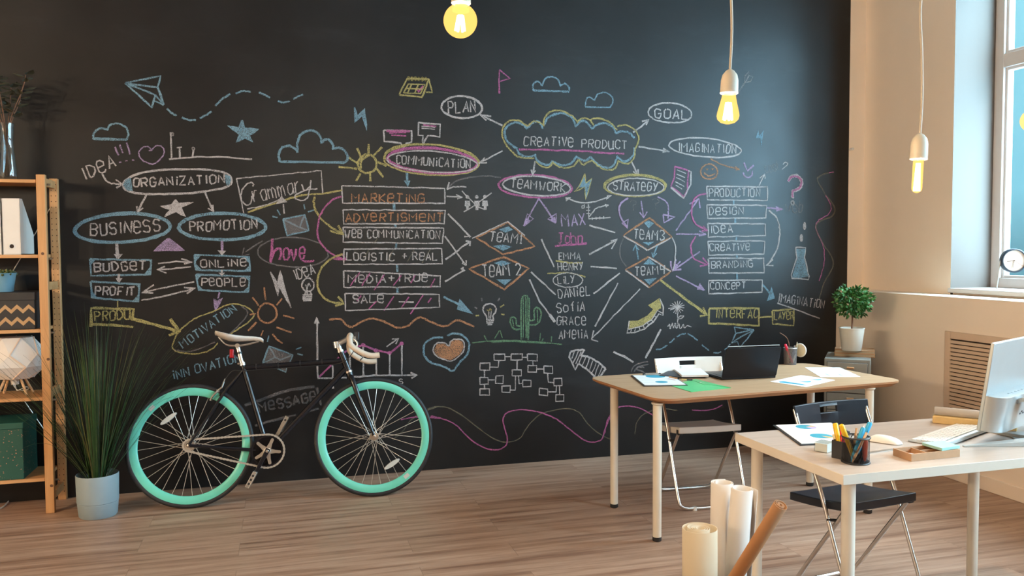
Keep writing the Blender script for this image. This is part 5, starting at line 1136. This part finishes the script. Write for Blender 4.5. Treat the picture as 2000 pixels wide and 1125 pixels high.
f.build('disc', [MT['ivory']], t2); MB().torus(pc, .039, .0055, pd, 32, 8).build('frame', MT['white'], t2)
MB().tube([kx+Vector((.02, .005, .006)), pz(1556, 690)+Vector((0, .004, 0)), pz(1557.5, 668)+Vector((0, .004, 0))], [.005, .006, .002], 8).build('handle', MT['ivory'], t2)

# ------------------------------------------------------------------ corner cabinet, books, topiary
W = [at(p[0], p[1], 'z', .72) for p in ((1610, 699), (1698, 703), (1720, 691))]
e1 = (W[1]-W[0]).normalized(); wd = .285; e2 = Vector((-e1.y, e1.x, 0)); dp = .37
o0 = W[0]; c = o0+e1*wd/2+e2*dp/2; a = math.atan2(e1.y, e1.x); CZ = .72
t = thing('drawer_cabinet', (c.x, c.y, 0), 'grey metal drawer cabinet standing in the corner behind the wooden table', 'drawer cabinet')
f = MB().box((c.x, c.y, CZ/2+.015), (wd, dp, CZ-.03), 0, rotz(a)); f.build('cabinet_body', MT['grey'], t, bevel=.006)
fr = lambda u, v, z: o0+e1*u+e2*v+Vector((0, 0, z))
zt = CZ-.022
for k, hgt in enumerate((.205, .115, .115, .115, .105)):
    q = fr(wd/2, -.001, zt-hgt/2); g = MB().box((q.x, q.y, zt-hgt/2), (wd-.032, .004, hgt), 0, rotz(a))
    d = g.build('drawer', MT['greygap'], t)
    q = fr(wd/2, -.003, zt-hgt/2); MB().box((q.x, q.y, zt-hgt/2), (wd-.038, .008, hgt-.006), 0, rotz(a)).build('drawer_front', MT['grey'], d, bevel=.002)
    q = fr(wd/2+.02, -.012, zt-.035); MB().box((q.x, q.y, zt-.035), (.045, .014, .012), 0, rotz(a)).build('drawer_handle', MT['pencil'], d, bevel=.003)
    zt -= hgt
for u in (.03, wd-.03):
    for v in (.03, dp-.03): q = fr(u, v, 0); MB().lathe([(.016, 0), (.018, .03), (0, .03)], (q.x, q.y, 0), 14).build('caster', MT['black'], t)
bk0 = at(1668, 697, 'z', CZ); bc = bk0+e2*.085
for k, (lab, dw) in enumerate((('kraft covered book, lower of the two under the topiary pot', 0), ('kraft covered book directly under the topiary pot', -.006))):
    z = CZ+.001+k*.022
    tb = thing('book', (bc.x, bc.y, z), lab, 'book', 'kraft books on the cabinet')
    MB().box((bc.x, bc.y, z+.0015), (.255+dw, .175, .003), 0, rotz(a+.03)).box((bc.x, bc.y, z+.0195), (.255+dw, .175, .003), 0, rotz(a+.03)).build('cover', MT['kraft'], tb)
    MB().box((bc.x, bc.y, z+.0105), (.247+dw, .168, .0148), 0, rotz(a+.03)).build('page_block', MT['creampaper'], tb)
PZ = CZ+.045; pc = Vector((bc.x, bc.y, PZ)); q = at(1663, 684, 'z', PZ); pc = Vector((q.x, q.y, PZ))
t = thing('potted_topiary', pc, 'small round topiary tree in a white pot on the corner cabinet', 'potted plant')
MB().lathe([(0, 0), (.060, 0), (.063, .004), (.078, .128), (.080, .146), (.083, .147), (.083, .152), (.078, .152), (.072, .13), (0, .13)], pc, 36).build('pot', MT['whitepot'], t)
MB().lathe([(.072, .131), (0, .136)], pc, 20).build('soil', MT['soil'], t)
q = at(1666, 588, 'y', pc.y); cr = Vector((q.x, pc.y, q.z))
MB().tube(smooth([pc+Vector((0, 0, .128)), pc+Vector((.004, 0, .22)), cr+Vector((0, 0, -.02))], 6), .0055, 8).build('trunk', MT['bark'], t)
f = MB()
for k in range(860):
    v = Vector((random.gauss(0, 1), random.gauss(0, 1), random.gauss(0, 1))).normalized(); rr = .108*random.uniform(.35, 1.05)
    b = cr+Vector((v.x*rr*1.12, v.y*rr, v.z*rr*.92)); d = (v+Vector((random.gauss(0, .5), random.gauss(0, .5), random.gauss(0, .5)-.25))).normalized()
    L = random.uniform(.024, .038); s = d.cross(Vector((random.gauss(0, 1), random.gauss(0, 1), random.gauss(0, 1)))).normalized()*L*.32; nrm = d.cross(s).normalized()*.004
    f.add([b, b+d*L*.4+s, b+d*L, b+d*L*.4-s, b+d*L*.45+nrm], [(0, 1, 4), (1, 2, 4), (2, 3, 4), (3, 0, 4)], 0 if random.random() < .7 else 1)
f.build('foliage', [MT['leafa'], MT['leafb']], t)

# ------------------------------------------------------------------ clock on the window sill
cc = at(1979, 509, 'x', 4.47); fd = Vector((-.42, -.90, .0)).normalized(); side = fd.cross(Vector((0, 0, 1))).normalized()
t = thing('desk_clock', (cc.x, cc.y, WZ0), 'round table clock with dark rim on the window sill', 'clock')
Rk = .072
MB().lathe([(0, -.02), (Rk, -.02), (Rk+.004, -.016), (Rk+.004, .018), (Rk, .022), (Rk-.006, .022), (Rk-.006, .012), (0, .012)], cc, 48, 0, fd).build('case', MT['chairblack'], t)
MB().lathe([(Rk-.006, .012), (Rk-.006, .0135), (0, .0135)], cc, 48, 0, fd).build('dial', MT['clockface'], t)
up3 = Vector((0, 0, 1)); f0 = cc+fd*.0145; dv = lambda ang: up3*math.cos(ang)-side*math.sin(ang)*-1
MB().tube([f0, f0+dv(math.radians(97))*.042], .0016, 6).build('hour_hand', MT['bark'], t)
MB().tube([f0+fd*.002, f0+fd*.002+dv(math.radians(170))*.045], .0013, 6).lathe([(.004, 0), (.004, .004), (0, .004)], f0, 10, 0, fd).build('minute_hand', MT['bark'], t)
MB().tube([f0+fd*.003, f0+fd*.003+dv(math.radians(-125))*.055], .0007, 6).build('second_hand', MT['red'], t)
for s in (-1, 1): MB().tube([cc+side*s*(Rk+.002)-fd*.002, Vector((cc.x, cc.y, WZ0+.004))+side*s*(Rk+.022)+fd*.0], .0045, 8).build('stand_leg', MT['steel'], t)

# ------------------------------------------------------------------ near desk
BL, FL = at(1437, 845.6, 'z', TZ), at(1647, 928, 'z', TZ)
e1 = (at(2000, 891, 'z', TZ)-FL); e1.z = 0; e1 = (e1.normalized()+(at(1820, 820, 'z', TZ)-BL).normalized()).normalized(); e2 = Vector((-e1.y, e1.x, 0)); D = (BL-FL).dot(e2); LB = 1.36
aB = math.atan2(e1.y, e1.x)
def plain_desk(o, label):
    t = thing('desk', tuple(o+e1*LB/2+e2*D/2-Vector((0, 0, TZ))), label, 'desk', 'pale desks with thick cream edges')
    P = [o, o+e1*LB, o+e1*LB+e2*D, o+e2*D]
    f = MB().prism([(p.x, p.y) for p in P], TZ-.034, TZ, 1, 0); f.build('tabletop', [MT['birch'], MT['deskedge']], t, bevel=.0015)
    for u, v in ((.065, .055), (LB-.235, .055), (.065, D-.055), (LB-.235, D-.055)):
        q = o+e1*u+e2*v; adil(q.x, q.y, TZ-.034, t)
    return t
plain_desk(FL, 'pale wood desk with thick cream edges in the right foreground')

clipboard([(1509.6, 830), (1563, 869), (1690, 863)], 'clipboard with pie charts at the near corner of the pale desk', (2, 3), [(1574, 834, .040, ((.40, 1), (.22, 2), (.10, 3), (.28, 1))), (1604, 851.5, .042, ((.42, 1), (.12, 3), (.46, 1)))])
# clear little box
q = at(1610, 881, 'z', TZ); t = thing('card_box', (q.x, q.y, TZ), 'small clear plastic box of white cards beside the black pen holder', 'box')
MB().box((q.x, q.y, TZ+.017), (.056, .05, .034), 0, rotz(.5)).build('box_shell', MT['vase'], t); MB().box((q.x, q.y, TZ+.0165), (.050, .044, .029), 0, rotz(.5)).build('cards', MT['clipclear'], t)
# pen holder: square mesh box joined to a round mesh cup
k0 = at(1671, 903, 'z', TZ); kx = Vector((k0.x, k0.y, TZ)); kr = .0445; kh = .088
t = thing('pen_holder', kx, 'black wire mesh pen holder of a round cup and a square box', 'pen holder')
MB().lathe([(kr, .001), (kr, kh)], kx, 40).lathe([(0, .001), (kr, .001), (kr+.002, .003)], kx, 40).build('round_cup', MT['meshblack'], t)
MB().torus(kx+Vector((0, 0, kh)), kr, .003, (0, 0, 1), 40, 8).torus(kx+Vector((0, 0, .003)), kr, .0028, (0, 0, 1), 40, 8).build('cup_rim', MT['black'], t)
b0 = at(1624, 893.6, 'z', TZ); b1 = at(1646.5, 898.5, 'z', TZ); be = (b1-b0).normalized(); bw2 = .10; bnv = Vector((-be.y, be.x, 0)); bd = .052
b0 = b0; corners = [b0, b0+be*bw2, b0+be*bw2+bnv*bd, b0+bnv*bd]; f = MB(); hh = .062
for i in range(4):
    p, q = corners[i], corners[(i+1) % 4]; nn = Vector(((q-p).y, -(q-p).x, 0)).normalized()*.0012
    if i == 1: continue
    f.add([p, q, q+Vector((0, 0, hh)), p+Vector((0, 0, hh)), p-nn, q-nn, q-nn+Vector((0, 0, hh)), p-nn+Vector((0, 0, hh))], [(0, 1, 2, 3), (4, 7, 6, 5), (3, 2, 6, 7), (0, 4, 5, 1)])
f.prism([(p.x, p.y) for p in corners], TZ+.0005, TZ+.002); f.build('square_box', MT['black'], t)
py_ = lambda px, py, dy=0.0: at(px, py, 'y', kx.y+dy)
bx = lambda px, py, dy: at(px, py, 'y', b0.y+dy)
ib = lambda u, v: b0+be*u+bnv*v+Vector((0, 0, .004))
tubepen('highlighter', ib(.024, .022), bx(1631, 826.5, .02), .0085, 'yellow', 'yellow marker, left of the two, in the square part of the pen holder', None)
tubepen('marker_pen', ib(.036, .018), bx(1644.5, 838, .01), .0075, 'redpen', 'red marker standing in the square part of the pen holder')
tubepen('eraser_stick', ib(.010, .028), bx(1629.5, 848, .03), .0075, 'ivory', 'cream eraser stick at the left side of the pen holder', None, None, None, 'eraser stick')
tubepen('highlighter', kx+Vector((.004, .010, .006)), py_(1643, 829.5, .01), .0080, 'yellow', 'yellow marker tilted out of the round cup')
tubepen('marker_pen', kx+Vector((-.026, -.012, .006)), py_(1686.5, 835, -.012), .0072, 'blue', 'blue marker, shorter of the two, in the round cup', 'paper')
tubepen('marker_pen', kx+Vector((.004, .014, .006)), py_(1700, 825, .012), .0075, 'blue', 'blue marker, taller of the two, in the round cup')
tubepen('wooden_pencil', kx+Vector((.002, .020, .006)), py_(1673.5, 836, .02), .0042, 'pencil', 'bare pencil standing upright at the back of the round cup', None, None, None, 'pencil')
tubepen('wooden_pencil', kx+Vector((-.030, -.020, .006)), py_(1693, 845, -.02), .0045, 'pencil', 'bare pencil slanting across the round cup, dark tip to the right', 'black', None, None, 'pencil')
tubepen('marker_pen', kx+Vector((.022, -.018, .006)), kx+Vector((.024, -.016, .080)), .0085, 'orangepen', 'orange marker standing low inside the round cup')
# ruler
r0, r1 = at(1676, 888.5, 'z', TZ), at(1765, 875.5, 'z', TZ); d = (r1-r0).normalized(); s = Vector((-d.y, d.x, 0))*.008
f = MB().prism([((r0-s).x, (r0-s).y), ((r1-s).x, (r1-s).y), ((r1+s).x, (r1+s).y), ((r0+s).x, (r0+s).y)], TZ+.0004, TZ+.003)
tag(f.build('steel_ruler', MT['steel']), 'thin grey ruler lying between pen holder and kraft tray', 'ruler')
# mouse
m0, m1 = at(1690, 858, 'z', TZ), at(1763, 869, 'z', TZ); d = (m1-m0); L = d.length; d.normalize(); sd = Vector((-d.y, d.x, 0))
f = MB(); vs = []; n = 20; st = 14
for i in range(st+1):
    v = i/st; w_ = .029*(1-abs(2*v-1)**5)**.5+.0004; h_ = .025*(math.sin(PI*min(1, (.12+.80*v)))**.8)*(1 if v < .9 else .9)*min(1, (.25+3*v), (.40+5*(1-v)))
    for k in range(n):
        g = 2*PI*k/n; vs.append(m0+d*L*v+sd*math.cos(g)*w_+Vector((0, 0, .002+max(0, math.sin(g))*h_)))
f.add(vs, [(i*n+k, i*n+(k+1) % n, (i+1)*n+(k+1) % n, (i+1)*n+k) for i in range(st) for k in range(n)]+[tuple(range(n))[::-1], tuple(st*n+k for k in range(n))])
t = tag(f.build('computer_mouse', MT['white'], None, 0, 60), 'white computer mouse on the pale desk between cup and keyboard', 'mouse')
# kraft tray
W = [at(1744, 889.7, 'z', TZ), at(1780, 902, 'z', TZ), at(1874.6, 892.3, 'z', TZ)]; W.append(W[0]+W[2]-W[1])
ex = (W[2]-W[1]); ey = (W[0]-W[1]); lx, ly = ex.length, ey.length; ex.normalize(); ey.normalize(); o = W[1]; th_ = .026
t = thing('desk_tray', tuple((W[0]+W[2])/2), 'kraft cardboard desk tray with compartments at the front of the desk', 'tray')
def tb(f, u0, v0, u1, v1, z0, z1):
    P = [o+ex*u0+ey*v0, o+ex*u1+ey*v0, o+ex*u1+ey*v1, o+ex*u0+ey*v1]; f.prism([(p.x, p.y) for p in P], TZ+z0, TZ+z1)
f = MB(); w_ = .004
tb(f, 0, 0, lx, ly, 0.0005, .003); tb(f, 0, 0, lx, w_, .003, th_); tb(f, 0, ly-w_, lx, ly, .003, th_); tb(f, 0, w_, w_, ly-w_, .003, th_); tb(f, lx-w_, w_, lx, ly-w_, .003, th_)
f.build('tray_body', MT['kraft'], t)
f = MB(); tb(f, lx*.36, w_, lx*.36+.003, ly-w_, .003, th_-.003); f.build('divider', MT['kraft'], t)
f = MB(); tb(f, lx*.36+.003, ly*.5, lx-w_, ly*.5+.003, .003, th_-.003); f.build('divider', MT['kraft'], t)
q = o+ex*lx*.17+ey*ly*.52; tag(MB().lathe([(0, 0), (.019, 0), (.019, .008), (.016, .010), (0, .010)], (q.x, q.y, TZ+.0032), 24).build('tape_roll', MT['glass'] if False else MT['silver']), 'small silver tin in the left compartment of the kraft tray', 'tin')
S4 = quad([(1801, 865.5), (1840, 876.5), (1874.5, 871.5), (1840, 861.2)], TZ+.034, 0)
tag(MB().prism(S4, TZ+th_+.0004, TZ+.036).build('sticky_note_pad', MT['mint']), 'mint green pad of sticky notes on the kraft tray', 'sticky notes')
# keyboard
K0, K1 = at(1773, 862.5, 'z', TZ), at(1866, 830.5, 'z', TZ); kd = (K1-K0); kl = kd.length; kd.normalize(); kn = Vector((kd.y, -kd.x, 0)); kdp = .135
t = thing('keyboard', tuple((K0+K1)/2+kn*kdp/2), 'white keyboard with a silver rear bar in front of the monitor', 'keyboard')
Tk = Matrix.Translation(K0) @ Matrix((kd, kn, kd.cross(kn))).transposed().to_4x4()
if kd.cross(kn).z < 0: Tk = Matrix.Translation(K0) @ Matrix((kd, kn, Vector((0, 0, 1)))).transposed().to_4x4()
f = MB(); f.T = Tk; f.add([(0, 0, .002), (kl, 0, .002), (kl, kdp, .002), (0, kdp, .002), (0, 0, .006), (kl, 0, .006), (kl, kdp, .017), (0, kdp, .017)], [(0, 3, 2, 1), (4, 5, 6, 7), (0, 1, 5, 4), (1, 2, 6, 5), (2, 3, 7, 6), (3, 0, 4, 7)]); f.build('keyboard_base', MT['silverdark'], t)
f = MB(); f.T = Tk
for r in range(6):
    nk = 14 if r else 7
    y0 = .008+r*.0185; x = .008; ws = [(kl-.016)/14]*14
    if r == 0: ws = [(kl-.016)*q for q in (.08, .08, .09, .45, .1, .1, .1)]
    for w2 in ws: f.box((x+w2/2, y0+.008, .0062+(y0+.008)/kdp*.011+.0012), (w2-.005, .0140, .003)); x += w2
f.build('keys', MT['white'], t)
f = MB(); f.T = Tk; f.tube([(0, kdp-.003, .012), (kl, kdp-.003, .012)], .0105, 16); f.build('rear_bar', MT['silver'], t)
# monitor seen from behind
nbk = kn.copy(); z0 = .060
C0 = at(1914, 843, 'y', -2.885); C1 = at(1943, 671, 'y', -2.925)
tilt = math.atan2((C1-C0).dot(nbk), C1.z-C0.z); tilt = max(.05, min(.28, tilt)); hm = (C1.z-C0.z)/math.cos(tilt)
ux = kd; uu = (Vector((0, 0, 1))*math.cos(tilt)+nbk*math.sin(tilt)); un = ux.cross(uu); un = un if un.dot(nbk) > 0 else -un
wm = .53
t = thing('computer_monitor', (C0.x+ux.x*wm/2, C0.y+ux.y*wm/2, TZ), 'silver flat computer monitor seen from behind at the right edge', 'monitor')
Tm = Matrix.Translation(C0) @ Matrix((ux, un, uu)).transposed().to_4x4()      # x width, y out of the back, z up
f = MB(); f.T = Tm; f.box((wm/2, -.007, hm/2), (wm, .014, hm)); f.build('screen_panel', MT['silver'], t, bevel=.003)
f = MB(); f.T = Tm; f.box((wm/2, -.0145, hm/2+.03), (wm-.02, .002, hm-.08)); f.build('display', MT['screen'], t)
dep = lambda x: .060*(1-(1-min(1, min(x, wm-x)/.085))**2)**.5
xs = [0, .002, .006, .012, .02, .032, .048, .066, .085]; xs = xs+[wm/2]+[wm-x for x in xs[::-1]]
f = MB(); f.T = Tm; poly = [(x, dep(x)+.0005) for x in xs]+[(wm, 0), (0, 0)]
f.prism([(x, y) for x, y in poly], .004, .138); hs_ = f.build('rear_housing', MT['silverdark'], t, bevel=.003)
f = MB(); f.T = Tm
for k in range(5): f.box((.14+.035*k, .030, .1385), (.012, .006, .001))
f.build('vent_slots', MT['inkgrey'], hs_)
f = MB(); f.T = Tm
for k in range(3): f.box((.20+.016*k, .0612, .060+.007*(k % 2)), (.010, .001, .006))
f.build('port_cluster', MT['black'], hs_)
def W_(x, y, z): return Tm @ Vector((x, y, z))
A0, A1 = W_(wm*.33, .058, .11), W_(wm*.33, .135, .045)
A2 = Vector((A1.x+nbk.x*.045, A1.y+nbk.y*.045, TZ+.02))
P = smooth([A0, W_(wm*.33, .092, .125), A1, A1*.45+A2*.55+nbk*.012, A2], 8); f = MB()
for i in range(len(P)-1):
    a_, b_ = P[i], P[i+1]; s = ux*.030; tt = (b_-a_).normalized().cross(ux).normalized()*.007
    f.add([a_-s-tt, a_+s-tt, b_+s-tt, b_-s-tt, a_-s+tt, a_+s+tt, b_+s+tt, b_-s+tt], [(0, 1, 2, 3), (4, 7, 6, 5), (0, 4, 5, 1), (1, 5, 6, 2), (2, 6, 7, 3), (3, 7, 4, 0)])
f.build('stand_arm', MT['silver'], t, merge=True)
T1, T2 = at(1881, 872.5, 'z', TZ), at(1929, 842, 'z', TZ); J = Vector((A2.x, A2.y, TZ))
f = MB()
def bar(a_, b_, w0, w1, h0, h1):
    d = (b_-a_).normalized(); s = Vector((-d.y, d.x, 0))
    f.add([a_-s*w0, a_+s*w0, b_+s*w1, b_-s*w1, a_-s*w0+Vector((0, 0, h0)), a_+s*w0+Vector((0, 0, h0)), b_+s*w1+Vector((0, 0, h1)), b_-s*w1+Vector((0, 0, h1))], [(3, 2, 1, 0), (4, 5, 6, 7), (0, 1, 5, 4), (1, 2, 6, 5), (2, 3, 7, 6), (3, 0, 4, 7)])
bar(T1, J+(J-T1).normalized()*.03, .006, .035, .004, .030); bar(T2, J+(J-T2).normalized()*.03, .012, .035, .004, .030)
HA, HB, HC = at(1985, 862, 'z', TZ), at(1965, 846, 'z', TZ), at(2090, 850, 'z', TZ)
f.prism([(HA.x, HA.y), (J.x+.03, J.y-.02), (HC.x, HC.y), ((HB+HC).x/2, (HB+HC).y/2+.03), (HB.x, HB.y)], TZ+.001, TZ+.006)
f.build('stand_foot', MT['silver'], t, bevel=.0015)
# stack of yellowed paper with a rolled sheet on top
p0, p1 = at(1821, 826.5, 'z', TZ), at(1915, 836, 'z', TZ); d = (p1-p0).normalized(); s = Vector((-d.y, d.x, 0)); Lp = .30
def slab(z0, z1, w_, off, mat, nm, label, cat):
    a_ = p0+s*off; P = [a_, a_+d*Lp, a_+d*Lp+s*w_, a_+s*w_]
    return tag(MB().prism([(p.x, p.y) for p in P], TZ+z0, TZ+z1).build(nm, MT[mat], None, .002), label, cat)
slab(.0005, .030, .085, 0, 'padyellow', 'paper_pad', 'yellowed paper pad lying at the back of the pale desk', 'paper pad')
r0 = p0+s*.035+d*.004+Vector((0, 0, .030+.0185)); f = MB(); vs = []; n = 40
for e_ in (0, 1):
    for i in range(n):
        g = -2.4+i/n*8.6; r = .0175-.0008*i/n*3; q = r0+d*(e_*Lp*.98)+s*math.cos(g)*r+Vector((0, 0, math.sin(g)*r)); vs.append(q)
f.add(vs, [(i, i+1, n+i+1, n+i) for i in range(n-1)])
ro = f.build('rolled_sheet', MT['rollpaper']); so = ro.modifiers.new('sheet', 'SOLIDIFY'); so.thickness = .0008
tag(ro, 'loosely rolled pale sheet resting on the yellowed pad', 'rolled paper')

# ------------------------------------------------------------------ paper rolls in a wire basket
bc = Vector((1.395, -3.03, 0)); br, bh = .172, .325
t = thing('wire_basket', bc, 'black wire basket holding paper rolls at the bottom of the picture', 'basket')
MB().torus(bc+Vector((0, 0, bh)), br, .004, (0, 0, 1), 48, 8).build('rim', MT['black'], t)
f = MB()
for k in range(28): a_ = 2*PI*k/28; f.tube([bc+Vector((math.cos(a_)*br*.86, math.sin(a_)*br*.86, .004)), bc+Vector((math.cos(a_)*br, math.sin(a_)*br, bh))], .0015, 5)
for z in (.02, .12, .22): f.torus(bc+Vector((0, 0, z)), br*(.86+.14*z/bh), .0015, (0, 0, 1), 40, 5)
f.lathe([(br*.86, .003), (0, .003)], bc, 32); f.build('wire_frame', MT['black'], t)
MB().tube(smooth([bc+Vector((-br, .05, bh)), bc+Vector((-br-.004, .04, bh+.05)), bc+Vector((-br-.006, 0, bh+.078)), bc+Vector((-br-.004, -.04, bh+.05)), bc+Vector((-br, -.05, bh))], 5), .0035, 8).build('handle', MT['black'], t)
def prof_(k, inner, turns):                    # an outer wrap, then a tighter core inside it
    t_ = k*turns
    if inner > .5: return 1-(1-inner)*k
    if t_ < 1.0: return 1-.03*t_
    if t_ < 1.4: return .97-.37*(t_-1.0)/.4
    return .60-(.60-inner)*(t_-1.4)/(turns-1.4)
def paper_roll(base, top, r, turns, mat, label, inner=.35, a0=0.0, open_=0.0):
    base, top = Vector(base), Vector(top); ax = (top-base).normalized(); L = (top-base).length
    u = Vector((0, -1, 0)); u = (u-ax*u.dot(ax)).normalized(); v = ax.cross(u); n = int(turns*36); vs = []
    for e_ in (0, 1):
        for i in range(n+1):
            k = i/n; g = a0+2*PI*turns*k; rr = r*prof_(k, inner, turns)+(open_ if i < 3 else 0)*(3-i)/3
            vs.append(base+ax*(L*e_)+(u*math.cos(g)+v*math.sin(g))*rr)
    f = MB(); f.add(vs, [(i, i+1, n+2+i, n+1+i) for i in range(n)])
    ob = f.build('paper_roll', MT[mat]); so = ob.modifiers.new('sheet', 'SOLIDIFY'); so.thickness = .0016; so.offset = -1
    tag(ob, label, 'paper roll', 'paper rolls in the wire basket'); return ob
q = at(1367, 1031, 'y', -3.085)
paper_roll((q.x+.004, -3.085, .008), q, .0545, 4.4, 'creampaper', 'short thick cream paper roll, leftmost in the basket', .24, 2.4)
paper_roll((1.375, -2.975, .008), at(1411, 942, 'y', -2.975), .0385, 2.2, 'rollpaper', 'tallest white paper roll standing straight in the basket', .72, 2.4, .004)
paper_roll((1.370, -3.03, .008), at(1450, 954, 'y', -3.06), .0375, 2.1, 'rollpaper', 'white paper roll leaning right with a folded edge', .76, 1.0, .010)
q = at(1525, 986, 'y', -3.32); q2 = at(1438, 1125, 'y', -3.17); q3 = q2+(q2-q).normalized()*.22
paper_roll(q3, q, .0200, 4.4, 'kraftroll', 'brown kraft paper roll leaning far right out of the basket', .24, 2.8)
for o in COL.objects:
    if 'category' in o and 'kind' not in o: o['kind'] = 'thing'
